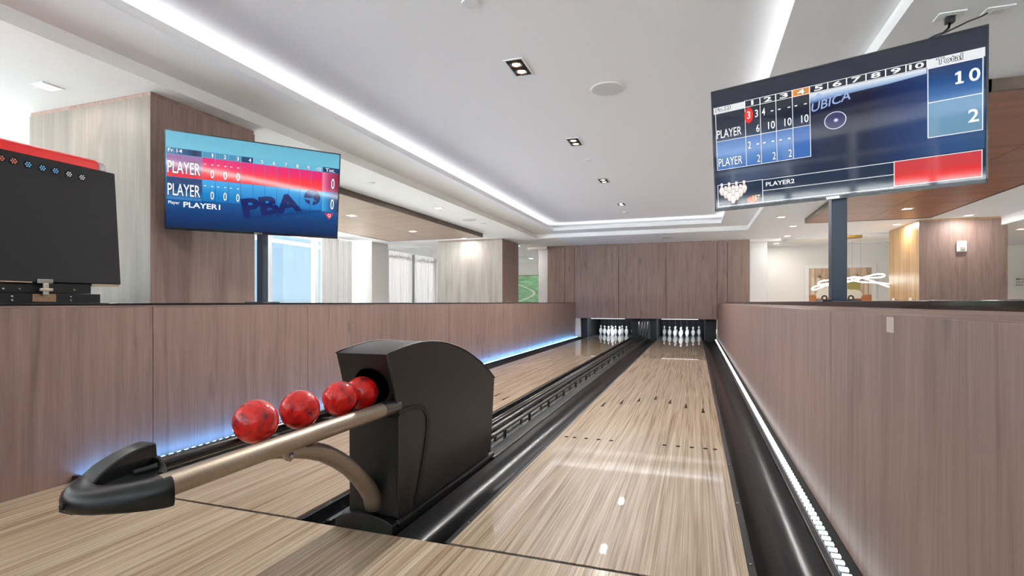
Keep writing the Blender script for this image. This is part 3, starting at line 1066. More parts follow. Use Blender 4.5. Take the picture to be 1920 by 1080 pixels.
# curtains
def curtain(x, y0, y1, label, folds, amp, seed):
    rnd = random.Random(seed)
    line = []
    n = int((y1 - y0) / 0.02)
    ph = 0.0
    for i in range(n + 1):
        yy = y0 + (y1 - y0) * i / n
        ph += 2 * PI * folds / n * (0.7 + 0.6 * rnd.random())
        line.append((x + amp * math.sin(ph) * (0.7 + 0.3 * math.sin(ph * 0.37)), yy))
    mb = MB()
    mb.sheet(line, 0.0, 2.405, 'Z', 0.006)
    o = build('curtain', mb, M_curtain, smooth=70)
    tag(o, label, 'curtain', 'window curtains')
    return o


curtain(-7.95, 9.80, 10.95, 'gathered pale grey curtain beside the window', 12, 0.05, 3)
curtain(-8.38, 12.1, 18.6, 'long white sheer curtain behind the pale panelled column', 40, 0.04, 5)

# ------------------------------------------------------------------ score screens
def Rfit(yaw, pitch, roll):
    return (Matrix.Rotation(yaw, 3, 'Z') @ Matrix.Rotation(pitch, 3, 'X') @ Matrix.Rotation(roll, 3, 'Y'))


TW, TH = 1.23, 0.705
EM = {}


def scr(name, col, s=0.78):
    if name not in EM:
        m = pmat('screen_' + name, (0.004, 0.004, 0.006, 1), 0.05, emit=col, es=s, spec=0.5)
        EM[name] = m
    return EM[name]


def scr_grad(name, stops, axis=2, s=0.78):
    if name in EM:
        return EM[name]
    m = scr(name, (1, 1, 1, 1), s)
    nt = m.node_tree
    b = nt.nodes['Principled BSDF']
    tc = nt.nodes.new('ShaderNodeTexCoord')
    sp = nt.nodes.new('ShaderNodeSeparateXYZ')
    r = nt.nodes.new('ShaderNodeValToRGB')
    el = r.color_ramp.elements
    el[0].position, el[0].color = stops[0]
    el[1].position, el[1].color = stops[-1]
    for p, c in stops[1:-1]:
        k = el.new(p)
        k.color = c
    nt.links.new(tc.outputs['Generated'], sp.inputs[0])
    nt.links.new(sp.outputs[axis], r.inputs[0])
    nt.links.new(r.outputs[0], b.inputs['Emission Color'])
    return m


class TV:
    def __init__(s, loc, ypr, label, pole_xy, pole_r, zbase):
        R = Rfit(*ypr)
        s.t = empty('score_screen', loc, label, 'screen', 'bowling score screens', rot=R)
        s.R, s.loc = R, Vector(loc)
        s.body = boxo('housing', (-TW / 2, TW / 2, 0.004, 0.035, -TH / 2, TH / 2), M_bezel, s.t, local=True, bevel=0.004)
        boxo('back_cover', (-TW * 0.36, TW * 0.36, 0.034, 0.075, -TH * 0.42, TH * 0.25), M_screen_off, s.t, local=True, bevel=0.01)
        for b in ((-TW / 2, TW / 2, -0.004, 0.004, TH / 2 - 0.008, TH / 2), (-TW / 2, TW / 2, -0.004, 0.004, -TH / 2, -TH / 2 + 0.018),
                  (-TW / 2, -TW / 2 + 0.008, -0.004, 0.004, -TH / 2, TH / 2), (TW / 2 - 0.008, TW / 2, -0.004, 0.004, -TH / 2, TH / 2)):
            boxo('bezel', b, M_bezel, s.t, local=True)
        boxo('brand_plate', (-0.03, 0.03, -0.006, -0.003, -TH / 2 + 0.002, -TH / 2 + 0.014), M_steel, s.t, local=True)
        wz = Vector(pole_xy)
        # pole stands upright in the world
        ptop = s.loc.z + 0.05
        mb = MB().box(wz.x - pole_r, wz.x + pole_r, wz.y - pole_r, wz.y + pole_r, zbase, ptop)
        p = build('pole', mb, M_pole, s.t, bevel=0.004)
        build('pole_base', MB().box(wz.x - 0.09, wz.x + 0.09, wz.y - 0.09, wz.y + 0.09, zbase, zbase + 0.008), M_pole, s.t, bevel=0.002)
        back = s.loc + R @ Vector((0, 0.075, 0))
        build('mount_arm', MB().tube([(wz.x, wz.y, ptop - 0.05), tuple(back)], 0.03, 12), M_screen_off, s.t)
        s.L = 0

    def screen(s, mat):
        s.sc = boxo('screen', (-TW / 2 + 0.008, TW / 2 - 0.008, 0.0, 0.004, -TH / 2 + 0.018, TH / 2 - 0.008), mat, s.t, local=True)

    def xy(s, u, v):
        return (u - 0.5) * TW, (v - 0.5) * TH

    def quad(s, name, u0, v0, u1, v1, mat, layer=1):
        x0, z0 = s.xy(u0, v0)
        x1, z1 = s.xy(u1, v1)
        y = -0.0004 * layer
        return build(name, MB().box(x0, x1, y - 0.0003, y, z0, z1), mat, s.sc, local=True)

    def lines(s, name, segs, th, mat, layer=2):
        mb = MB()
        y = -0.0004 * layer
        for u0, v0, u1, v1 in segs:
            x0, z0 = s.xy(u0, v0)
            x1, z1 = s.xy(u1, v1)
            if abs(u0 - u1) < 1e-6:
                mb.box(x0 - th / 2, x0 + th / 2, y - 0.0003, y, min(z0, z1) - th / 2, max(z0, z1) + th / 2)
            else:
                mb.box(min(x0, x1), max(x0, x1), y - 0.0003, y, z0 - th / 2, z0 + th / 2)
        return build(name, mb, mat, s.sc, local=True)

    def poly(s, name, pts, mat, layer=3):
        y = -0.0004 * layer
        return build(name, MB().prism([s.xy(*p) for p in pts], y - 0.0003, y, 'Y'), mat, s.sc, local=True)

    def text(s, txt, u0, v0, u1, v1, mat, layer=4, bold=0.0, rot=0.0, outline=None, name='lettering', shear=0.0, ow=0.035):
        if outline:
            s.text(txt, u0, v0, u1, v1, outline, layer - 0.5, bold + ow, rot, None, 'lettering_outline', shear)
        x0, z0 = s.xy(u0, v0)
        x1, z1 = s.xy(u1, v1)
        y = -0.0004 * layer
        return text_mesh(name, txt, x0, z0, x1, z1, y, mat, s.sc, bold, rot, shear)


def text_mesh(name, txt, x0, z0, x1, z1, y, mat, parent, bold=0.0, rot=0.0, shear=0.0):
    cu = bpy.data.curves.new('tmp', 'FONT')
    cu.body = txt
    cu.offset = 0.0
    cu.resolution_u = 3
    ob = bpy.data.objects.new('tmp', cu)
    COL.objects.link(ob)
    dg = bpy.context.evaluated_depsgraph_get()
    dg.update()
    bb = [Vector(c) for c in ob.evaluated_get(dg).bound_box]
    w0, w1 = min(c.x for c in bb), max(c.x for c in bb)
    h0, h1 = min(c.y for c in bb), max(c.y for c in bb)
    if bold:
        cu.offset = bold
    dg.update()
    me = bpy.data.meshes.new_from_object(ob.evaluated_get(dg))
    bpy.data.objects.remove(ob)
    bpy.data.curves.remove(cu)
    sx = (x1 - x0) / max(1e-6, w1 - w0)
    sz = (z1 - z0) / max(1e-6, h1 - h0)
    cx, cz = (x0 + x1) / 2, (z0 + z1) / 2
    ca, sa = math.cos(rot), math.sin(rot)
    for v in me.vertices:
        a = (v.co.x - (w0 + w1) / 2) * sx
        b = (v.co.y - (h0 + h1) / 2) * sz
        a += shear * b
        v.co = (cx + a * ca - b * sa, y, cz + a * sa + b * ca)
    me.materials.clear()
    return link(name, me, mat, parent, local=True)


W_ = scr('white', S(245, 245, 245))
K_ = scr('black', S(6, 8, 16))
# --- far screen (red and blue table)
tv = TV((-3.2086, 3.2408, 1.7977), (0.9241, 0.1723, -0.0094), 'wall-side score screen with red and blue rows and large dark logo', (-3.30, 3.37), 0.030, 0.911)
tv.screen(scr_grad('blue_bg', [(0.0, S(8, 38, 78)), (0.18, S(10, 62, 118)), (0.40, S(18, 96, 164)), (0.62, S(52, 150, 200)), (0.85, S(104, 182, 208)), (1.0, S(92, 170, 198))]))
hdr = [0.189, 0.258, 0.328, 0.397, 0.465, 0.534, 0.604, 0.674, 0.745, 0.813, 0.885, 0.994]
tv.quad('title_cell', 0.010, 0.766, 0.187, 0.826, scr_grad('title_cell', [(0, S(70, 130, 165)), (0.45, S(40, 90, 135)), (0.8, S(16, 40, 80)), (1, S(40, 80, 120))], 0))
for i in range(10):
    c = scr('header_cell', S(62, 136, 176)) if i != 3 else scr('header_dark', S(22, 58, 104))
    tv.quad('header_cell', hdr[i] + 0.002, 0.768, hdr[i + 1] - 0.002, 0.826, c if i < 4 else scr('header_pale', S(98, 178, 206)))
tv.quad('total_cell', hdr[10] + 0.002, 0.768, 0.994, 0.826, scr('header_dark', S(22, 58, 104)))
redg = scr_grad('red_row', [(0, S(244, 30, 40)), (0.4, S(250, 38, 50)), (0.6, S(236, 26, 92)), (1, S(222, 28, 118))])
blug = scr_grad('blue_row', [(0, S(20, 112, 184)), (0.5, S(30, 138, 206)), (1, S(48, 160, 222))])
for i in range(10):
    tv.quad('frame_cell', hdr[i] + 0.0012, 0.542, hdr[i + 1] - 0.0012, 0.766, redg)
    tv.quad('frame_cell', hdr[i] + 0.0012, 0.318, hdr[i + 1] - 0.0012, 0.538, blug)
tv.quad('name_cell', 0.010, 0.54, 0.187, 0.764, scr_grad('name_red', [(0, S(238, 26, 40)), (0.22, S(226, 30, 60)), (0.3, S(150, 60, 110)), (1, S(150, 110, 165))]))
tv.quad('name_cell', 0.010, 0.312, 0.187, 0.536, scr_grad('name_blue', [(0, S(60, 130, 190)), (0.5, S(20, 66, 120)), (1, S(14, 52, 104))]))
tv.quad('total_cell', hdr[10] + 0.002, 0.545, 0.994, 0.766, scr_grad('total_red', [(0, S(240, 120, 150)), (0.35, S(190, 60, 110)), (1, S(126, 14, 46))], 0))
tv.quad('total_cell', hdr[10] + 0.002, 0.316, 0.994, 0.541, scr_grad('total_blue', [(0, S(56, 166, 222)), (0.4, S(34, 110, 176)), (1, S(14, 44, 92))], 0))
dl = scr('cell_line', S(10, 50, 100))
tv.lines('grid_lines', [(h, 0.318, h, 0.766) for h in hdr[:11]] + [(0.189, 0.316, 0.885, 0.316), (0.189, 0.540, 0.885, 0.540)], 0.0016, dl, 2)
tv.text('Fr.14', 0.018, 0.782, 0.088, 0.818, W_, bold=0.01)
for i in range(10):
    w_ = 0.014 if i < 9 else 0.026
    if i == 0:
        w_ = 0.006
    tv.text(str(i + 1), hdr[i + 1] - 0.012 - w_, 0.778, hdr[i + 1] - 0.012, 0.816, W_, bold=0.012, outline=scr('navy', S(14, 40, 80)))
tv.text('Tot.', 0.905, 0.778, 0.965, 0.815, W_, bold=0.012)
tv.text('PLAYER', 0.015, 0.576, 0.178, 0.696, W_, bold=0.006, outline=scr('navy', S(14, 40, 80)))
tv.text('PLAYER', 0.015, 0.352, 0.178, 0.470, W_, bold=0.006, outline=scr('navy', S(14, 40, 80)))
for i in range(3):
    for v in (0.700, 0.478):
        tv.quad('dash', hdr[i] + 0.010, v - 0.004, hdr[i] + 0.021, v + 0.004, W_, 4)
        tv.quad('dash', hdr[i] + 0.048, v - 0.004, hdr[i] + 0.059, v + 0.004, W_, 4)
    for v in (0.562, 0.340):
        tv.text('0', hdr[i] + 0.044, v, hdr[i] + 0.062, v + 0.084, W_, bold=0.008, outline=scr('navy', S(14, 40, 80)))
tv.text('0', 0.945, 0.585, 0.966, 0.705, W_, bold=0.008, outline=scr('navy', S(14, 40, 80)))
tv.text('0', 0.945, 0.345, 0.966, 0.465, W_, bold=0.008, outline=scr('navy', S(14, 40, 80)))
tv.text('Player', 0.018, 0.254, 0.074, 0.294, W_, bold=0.008)
tv.text('PLAYER1', 0.094, 0.240, 0.284, 0.292, W_, bold=0.02)
nv = scr('logo_navy', S(16, 34, 96))
tv.text('PBA', 0.412, 0.245, 0.742, 0.425, nv, layer=5, bold=0.05, rot=0.205)
tv.text('PROFESSIONAL BOWLERS ASSOCIATION', 0.418, 0.228, 0.890, 0.256, nv, layer=5, bold=0.008, rot=0.185)
cu_, cv_ = 0.824, 0.465
ring = [(cu_ + 0.052 * math.cos(a * PI / 16), cv_ + 0.088 * math.sin(a * PI / 16)) for a in range(32)]
tv.poly('logo_disc', ring, nv, 5)
lb_ = scr('logo_blue', S(48, 130, 200))
tv.poly('logo_figure', [(cu_ - 0.05, cv_ - 0.01), (cu_ - 0.01, cv_ - 0.012), (cu_ + 0.004, cv_ + 0.004), (cu_ + 0.008, cv_ - 0.018), (cu_ + 0.034, cv_ - 0.05),
                        (cu_ + 0.008, cv_ - 0.04), (cu_ + 0.002, cv_ - 0.084), (cu_ - 0.014, cv_ - 0.082), (cu_ - 0.014, cv_ - 0.036), (cu_ - 0.045, cv_ - 0.03)], lb_, 6)
tv.poly('logo_line', [(cu_ - 0.046, cv_ + 0.05), (cu_ + 0.004, cv_ + 0.012), (cu_ + 0.032, cv_ + 0.066), (cu_ + 0.029, cv_ + 0.068), (cu_ + 0.003, cv_ + 0.018), (cu_ - 0.044, cv_ + 0.055)], lb_, 6)
tv.text('Q', cu_ - 0.018, cv_ + 0.03, cu_ + 0.012, cv_ + 0.078, lb_, layer=6, bold=0.01)
tv.poly('pennant', [(0.908, 0.296), (0.968, 0.296), (0.938, 0.222)], scr('pennant_red', S(226, 40, 52)), 4)
tv.text('Q', 0.929, 0.25, 0.948, 0.288, W_, layer=5, bold=0.02)

# --- near screen
tw = TV((0.6832, 3.1869, 1.8155), (-0.339, 0.1062, -0.0014), 'large score screen on a post over the near half wall, white grid on dark blue', (0.735, 3.30), 0.037, 0.921)
tw.screen(scr_grad('navy_bg', [(0.0, S(10, 28, 62)), (0.3, S(14, 20, 48)), (0.6, S(14, 18, 50)), (1.0, S(24, 28, 46))]))
tw.quad('photo_area', 0.420, 0.225, 0.990, 0.810, scr_grad('photo_h', [(0.0, S(14, 20, 52)), (0.35, S(14, 12, 44)), (0.6, S(12, 40, 90)), (0.85, S(22, 66, 120)), (1.0, S(30, 70, 110))], 0), 1)
hl = scr_grad('photo_highlight', [(0.0, S(40, 80, 150)), (0.5, S(150, 176, 210)), (1.0, S(226, 230, 236))])
tw.poly('photo_highlight', [(0.42, 0.808), (0.82, 0.808), (0.82, 0.775), (0.70, 0.760), (0.56, 0.752), (0.42, 0.735)], hl, 2)
tw.poly('lower_glow', [(0.02, 0.33), (0.42, 0.33), (0.42, 0.225), (0.02, 0.225)], scr_grad('glow_b', [(0.0, S(16, 30, 60)), (0.25, S(60, 74, 100)), (0.7, S(54, 62, 84)), (1.0, S(20, 22, 50))], 0), 1)
hu = [0.152, 0.218, 0.284, 0.351, 0.419, 0.488, 0.556, 0.624, 0.690, 0.756, 0.822]
gy = scr('pale_grey', S(222, 224, 228))
tw.quad('title_cell', 0.009, 0.808, 0.150, 0.862, gy, 2)
tw.quad('total_cell', 0.822, 0.806, 0.990, 0.864, gy, 3)
nvy = scr('header_navy', S(22, 26, 46))
for i in range(10):
    tw.quad('header_cell', hu[i] + 0.002, 0.815, hu[i + 1] - 0.002, 0.862, scr('header_orange', S(214, 132, 22)) if i == 3 else nvy, 3)
tw.quad('header_backing', 0.150, 0.811, 0.824, 0.866, W_, 2)
d1 = scr_grad('row_dark', [(0.0, S(40, 58, 84)), (0.4, S(20, 28, 48)), (1.0, S(14, 20, 38))])
d2 = scr_grad('row_blue', [(0.0, S(60, 108, 176)), (0.5, S(92, 136, 196)), (1.0, S(66, 112, 180))])
d3 = scr('row_blue_deep', S(44, 96, 170))
tw.quad('name_cell', 0.018, 0.582, 0.150, 0.806, d1, 3)
tw.quad('name_cell', 0.018, 0.345, 0.150, 0.576, d2, 3)
for i in range(4):
    tw.quad('frame_cell', hu[i] + 0.002, 0.582, hu[i + 1] - 0.002, 0.811, d1, 3)
    tw.quad('frame_cell', hu[i] + 0.002, 0.345, hu[i + 1] - 0.002, 0.576, d2 if i < 3 else d3, 3)
segs = [(0.018, 0.579, 0.419, 0.579), (0.018, 0.343, 0.419, 0.343), (0.018, 0.343, 0.018, 0.806)] + [(h, 0.343, h, 0.812) for h in hu[:5]]
tw.lines('grid_lines', segs, 0.0028, W_, 4)
tg = scr_grad('total_blue2', [(0.0, S(70, 120, 176)), (0.35, S(28, 86, 146)), (1.0, S(22, 50, 96))])
tg2 = scr_grad('total_blue3', [(0.0, S(104, 142, 166)), (1.0, S(100, 146, 184))])
tw.quad('total_cell', 0.825, 0.579, 0.984, 0.803, tg, 3)
tw.quad('total_cell', 0.825, 0.345, 0.984, 0.575, tg2, 3)
tw.lines('grid_lines', [(0.824, 0.345, 0.824, 0.803), (0.984, 0.345, 0.984, 0.803), (0.824, 0.345, 0.984, 0.345), (0.824, 0.577, 0.984, 0.577), (0.824, 0.803, 0.984, 0.803)], 0.0034, W_, 4)
tw.quad('status_panel', 0.716, 0.046, 0.983, 0.215, scr_grad('status_red', [(0.0, S(236, 16, 20)), (0.4, S(222, 20, 24)), (0.55, S(204, 44, 46)), (1.0, S(196, 52, 56))]), 3)
db = scr('deep_blue', S(14, 30, 58))
tw.quad('pin_panel', 0.017, 0.036, 0.218, 0.217, db, 2)
tw.quad('info_panel', 0.220, 0.036, 0.714, 0.213, db, 2)
tw.lines('grid_lines', [(0.017, 0.036, 0.017, 0.217), (0.017, 0.036, 0.714, 0.040), (0.017, 0.217, 0.218, 0.217), (0.219, 0.036, 0.219, 0.217), (0.219, 0.214, 0.715, 0.214),
                        (0.219, 0.127, 0.715, 0.127), (0.7155, 0.044, 0.7155, 0.216), (0.983, 0.044, 0.983, 0.216), (0.7155, 0.216, 0.983, 0.216), (0.7155, 0.044, 0.983, 0.044)], 0.0030, W_, 4)
tw.text('Fr.13', 0.020, 0.824, 0.088, 0.855, W_, layer=5, bold=0.0, outline=K_, ow=0.06)
tw.text('Total', 0.851, 0.818, 0.926, 0.856, W_, layer=5, bold=0.0, outline=K_, ow=0.06)
for i in range(10):
    w_ = 0.030 if i else 0.007
    c_ = (hu[i] + hu[i + 1]) / 2
    if i == 9:
        w_ = 0.044
    tw.text(str(i + 1), c_ - w_ / 2, 0.822, c_ + w_ / 2, 0.856, W_, layer=5, bold=0.02, outline=K_ if i == 3 else None)
tw.text('PLAYER', 0.022, 0.605, 0.134, 0.672, W_, layer=5, bold=0.004, outline=K_)
tw.text('PLAYER', 0.025, 0.370, 0.134, 0.437, W_, layer=5, bold=0.004, outline=K_)
ov = [(0.168 + 0.019 * math.cos(a * PI / 12), 0.745 + 0.062 * math.sin(a * PI / 12)) for a in range(24)]
tw.poly('mark_oval', ov, scr('oval_red', S(228, 36, 24)), 5)


def num(s_, u, v, h=0.058, w=0.013):
    tw.text(s_, u - w * len(s_) / 2, v, u + w * len(s_) / 2, v + h, W_, layer=6, bold=0.008, outline=K_)


num('3', 0.168, 0.718)
num('3', 0.202, 0.718)
num('4', 0.232, 0.720)
num('6', 0.206, 0.600)
num('10', 0.264, 0.604, w=0.014)
num('10', 0.332, 0.604, w=0.014)
num('10', 0.399, 0.604, w=0.014)
num('2', 0.168, 0.478)
num('2', 0.206, 0.362)
num('2', 0.272, 0.362)
num('2', 0.338, 0.362)
for u, v in ((0.268, 0.742), (0.298, 0.742), (0.337, 0.742), (0.365, 0.742), (0.402, 0.742), (0.204, 0.505), (0.232, 0.505), (0.268, 0.505), (0.300, 0.505), (0.335, 0.505)):
    tw.quad('dash', u - 0.0055, v - 0.004, u + 0.0055, v + 0.004, W_, 5)
tw.poly('lettering', [(0.906, 0.665), (0.930, 0.665), (0.930, 0.677), (0.9225, 0.677), (0.9225, 0.745), (0.915, 0.745), (0.905, 0.735), (0.905, 0.722), (0.913, 0.728),
                      (0.913, 0.677), (0.906, 0.677)], W_, 6)
tw.text('0', 0.946, 0.665, 0.976, 0.745, W_, layer=6, bold=0.015)
tw.text('2', 0.944, 0.405, 0.973, 0.485, W_, layer=6, bold=0.015)
tw.text('PLAYER2', 0.234, 0.158, 0.352, 0.190, W_, layer=6, bold=0.012)
tw.text('UBICA', 0.425, 0.690, 0.572, 0.752, scr('pale_blue', S(150, 172, 216)), layer=5, bold=0.01, rot=0.16, shear=0.3)
tw.text('A', 0.430, 0.755, 0.475, 0.800, scr('pale_blue', S(150, 172, 216)), layer=5, bold=0.0, rot=0.1)
# glowing ball emblem
for rr, mt, ly in ((0.041, scr('pale_lilac', S(206, 212, 236)), 3), (0.0375, scr('lilac_dark', S(34, 34, 84)), 4), (0.010, scr('lilac_mid', S(110, 116, 180)), 5), (0.005, W_, 6)):
    tw.poly('ball_emblem', [(0.513 + (0.003 if rr < 0.02 else 0) + rr * math.cos(a * PI / 16), 0.578 + rr * 1.55 * math.sin(a * PI / 16)) for a in range(32)], mt, ly)
# pin icons
ic_body = scr_grad('pin_icon', [(0, S(214, 200, 190)), (0.5, S(246, 240, 236)), (1, S(240, 234, 230))])
ic_red = scr('pin_icon_red', S(150, 60, 50))


def icon(u, v, layer):
    prof_ = [(0.004, 0.0), (0.0085, 0.014), (0.0125, 0.036), (0.012, 0.048), (0.0065, 0.066), (0.0042, 0.076), (0.0058, 0.086), (0.0062, 0.094), (0.0035, 0.102)]
    k_ = [(p[0] + 0.0011, p[1]) for p in prof_]
    tw.poly('pin_icon', [(u + a, v + b) for a, b in k_] + [(u - a, v + b) for a, b in k_[::-1]], ic_red, layer)
    tw.poly('pin_icon', [(u + a, v + b) for a, b in prof_] + [(u - a, v + b) for a, b in prof_[::-1]], ic_body, layer + 0.5)
    tw.quad('pin_icon_band', u - 0.0055, v + 0.068, u + 0.0055, v + 0.072, ic_red, layer + 0.9)


ly = 5.0
for row, (v, us) in enumerate(((0.128, (0.036, 0.070, 0.104, 0.138)), (0.100, (0.054, 0.088, 0.122)), (0.076, (0.071, 0.105)), (0.050, (0.088,)))):
    for u in us:
        icon(u, v, ly)
    ly += 1.2
tw.poly('turn_badge', [(0.173 + 0.023 * math.cos(a * PI / 12), 0.068 + 0.026 * math.sin(a * PI / 12)) for a in range(24)], scr('badge_orange', S(232, 84, 28)), 5)
tw.text('1ST', 0.176, 0.068, 0.208, 0.098, scr('badge_cream', S(250, 236, 190)), layer=6, bold=0.02, outline=K_)

# power cable and plates on the ceiling above the near screen
for k, (x, yv) in enumerate(((1.262, 3.365), (1.470, 3.385))):
    t = empty('ceiling_outlet', (x, yv, ZO), ('white ceiling outlet plate with the black plug' if k == 0 else 'blank white ceiling plate where the black cable enters'),
              'outlet', 'ceiling plates')
    boxo('plate', (x - 0.06, x + 0.06, yv - 0.045, yv + 0.045, ZO - 0.008, ZO - 0.0004), M_trimw, t, bevel=0.003)
    boxo('insert', (x - 0.028, x + 0.028, yv - 0.024, yv + 0.024, ZO - 0.010, ZO - 0.007), pmat('insert_grey', S(196, 196, 194), 0.5), t, bevel=0.002)
    if k == 0:
        boxo('plug', (x - 0.02, x + 0.02, yv - 0.018, yv + 0.018, ZO - 0.045, ZO - 0.010), M_black, t, bevel=0.005)
cb1 = [(1.262, 3.365, 2.375), (1.255, 3.36, 2.35), (1.22, 3.33, 2.315), (1.16, 3.27, 2.28), (1.08, 3.20, 2.22), (1.02, 3.16, 2.14), (0.98, 3.16, 2.02)]
tag(build('power_cable', MB().tube(cb1, 0.006, 8), M_black, smooth='all'), 'black power cable hanging from the ceiling plug to the near score screen', 'cable')
cb2 = [(1.43, 3.385, 2.41), (1.40, 3.38, 2.395), (1.34, 3.375, 2.375), (1.28, 3.36, 2.345), (1.21, 3.32, 2.305), (1.14, 3.26, 2.268), (1.06, 3.19, 2.205), (1.0, 3.15, 2.12)]
tag(build('signal_cable', MB().tube(cb2, 0.004, 8), M_black, smooth='all'), 'thin black cable looping from the blank ceiling plate', 'cable')


# ------------------------------------------------------------------ ceiling fixtures
def twin(yc, label, x=-1.243, z=ZT, tilt=0.0, boost=1.0):
    t = empty('downlight', (x, yc, z), label, 'downlight', 'twin downlights along the tray ceiling')
    hx, hy = 0.075, 0.150
    fr = MB()
    for b in ((-hx, hx, -hy, -hy + 0.014), (-hx, hx, hy - 0.014, hy), (-hx, -hx + 0.014, -hy + 0.014, hy - 0.014), (hx - 0.014, hx, -hy + 0.014, hy - 0.014)):
        fr.box(x + b[0], x + b[1], yc + b[2], yc + b[3], z - 0.006, z - 0.0003)
    build('trim_frame', fr, M_trimw, t)
    boxo('black_well', (x - hx + 0.014, x + hx - 0.014, yc - hy + 0.014, yc + hy - 0.014, z - 0.0022, z - 0.0004), M_matte, t)
    for s_ in (-1, 1):
        yy = yc + s_ * 0.062
        h = build('lamp_head', MB().lathe([(0.050, 0), (0.050, -0.006), (0.040, -0.010), (0.036, -0.006), (0.036, -0.002)], c=(x, yy, z - 0.002), n=24),
                  speckle('lamp_ring', S(120, 96, 78), 0.3, 0.1, 60, metal=0.8), t, smooth=40)
        build('lens', MB().lathe([(0.030, 0), (0.030, -0.002), (0.02, -0.004)], c=(x, yy, z - 0.005), n=20), M_lampglow, h)
        lamp('bulb', 'SPOT', (x, yy, z - 0.03), P_DOWN * boost, (1.0, 0.965, 0.92), t, rot=(-tilt, 0, 0), spot_size=math.radians(136 if tilt else 166), spot_blend=0.75 if tilt else 0.3, shadow_soft_size=0.04)
    return t


for yc, lb in ((3.745, 'twin black downlight in the tray ceiling, largest and nearest of the row'), (5.68, 'twin black downlight in the tray ceiling, second of the row'),
               (7.62, 'twin black downlight in the tray ceiling, third of the row'), (9.55, 'twin black downlight in the tray ceiling, farthest and smallest')):
    twin(yc, lb, tilt=math.radians(22) if yc < 4 else 0.0, boost=1.1 if yc < 4 else 0.9)


def disc(name, x, yv, z, r, mat, label, cat, group=None, h=0.008):
    t = empty(name, (x, yv, z), label, cat, group)
    build('rim', MB().lathe([(r, -0.0004), (r, -h * 0.6), (r * 0.96, -h), (r * 0.93, -h)], c=(x, yv, z), n=32), M_trimw, t, smooth=40)
    build('cover', MB().lathe([(r * 0.92, -h * 0.5), (r * 0.92, -h * 1.05), (r * 0.3, -h * 1.2)], c=(x, yv, z), n=32), mat, t, smooth=40)
    return t


disc('ceiling_speaker', -0.678, 4.353, ZT, 0.14, M_grille, 'round white speaker grille beside the first twin downlight', 'speaker', 'ceiling speakers')
disc('ceiling_speaker', -3.885, 8.84, ZO, 0.135, M_grille, 'round white speaker grille beside the pale wood ceiling raft', 'speaker', 'ceiling speakers')
disc('ceiling_speaker', -0.62, 12.75, ZO, 0.15, M_grille, 'round white speaker grille in front of the masking wall', 'speaker', 'ceiling speakers')
for x, yv, z, lb in ((-1.245, 2.845, ZT, 'white round sprinkler cover at the top edge of the picture'), (-1.235, 6.46, ZT, 'white round sprinkler cover after the second twin downlight'),
                     (-1.27, 10.45, ZT, 'white round sprinkler cover after the last twin downlight'), (-3.862, 5.71, ZO, 'white round sprinkler cover above the far score screen'),
                     (-3.82, 9.35, ZO, 'white round sprinkler cover next to the speaker by the pale raft'), (-1.19, 12.74, ZO, 'small dark sprinkler cover before the masking wall')):
    disc('sprinkler_cover', x, yv, z, 0.052, M_trimw, lb, 'sprinkler', 'sprinkler covers')


def square(x, yv, z, label, s_=0.055, power=P_SQUARE):
    t = empty('ceiling_light', (x, yv, z), label, 'ceiling light', 'small recessed ceiling lights')
    fr = MB()
    o_ = s_ + 0.014
    for b in ((-o_, o_, -o_, -s_), (-o_, o_, s_, o_), (-o_, -s_, -s_, s_), (s_, o_, -s_, s_)):
        fr.box(x + b[0], x + b[1], yv + b[2], yv + b[3], z - 0.006, z - 0.0004)
    build('trim_frame', fr, M_trimw, t)
    boxo('diffuser', (x - s_, x + s_, yv - s_, yv + s_, z - 0.003, z - 0.0006), M_sqglow, t)
    lamp('bulb', 'AREA', (x, yv, z - 0.012), power, (1.0, 0.97, 0.93), t, shape='SQUARE', size=s_ * 2)
    return t


sq = [(-4.27, 2.42, ZO, 'bright square light in the ceiling above the red-topped cabinet'), (-3.867, 7.58, ZO, 'square light between tray edge and pale wood raft'),
      (-5.32, 7.33, 2.34, 'square light in the pale wood raft beside the far screen'), (-5.34, 9.35, 2.34, 'square light at the far end of the pale wood raft'),
      (-5.12, 11.35, ZO, 'square light just in front of the pale panelled column'), (-4.45, 13.3, ZO, 'square light in the passage beside the pale panelled column'),
      (1.44, 10.36, ZO, 'oval looking light below the near screen corner'), (1.83, 11.67, ZO, 'ceiling light beyond the near screen, before the slim pier'),
      (1.98, 13.35, ZO, 'small ceiling light behind the bulkhead of the slim pier'), (1.97, 15.0, ZO, 'ceiling light nearest the cream lounge wall'),
      (3.68, 12.05, ZO, 'ceiling light left of the alarm column'), (4.47, 11.2, ZO, 'ceiling light washing the alarm column front'),
      (3.05, 9.55, 2.34, 'light in the warm orange ceiling raft'),
      (5.7, 12.3, 2.27, 'light in the low ceiling beside the alarm column'), (-5.3, 17.3, ZO, 'added ceiling light brightening the passage and the green picture')]  # last entry is an extra light, added to brighten the dark passage
for x, yv, z, lb in sq:
    square(x, yv, z, lb, power=P_SQUARE * (0.25 if yv == 2.42 else 1.0))
slot = empty('air_vent', (-7.0, 9.9, ZO), 'long slotted air vent in the ceiling above the window', 'air vent')
boxo('vent_frame', (-7.07, -6.91, 8.2, 10.75, ZO - 0.006, ZO - 0.0004), M_trimw, slot)
for k in range(3):
    boxo('vent_slot', (-7.05 + 0.045 * k, -7.025 + 0.045 * k, 8.23, 10.72, ZO - 0.0075, ZO - 0.0055), pmat('vent_dark', S(120, 122, 124), 0.6), slot)

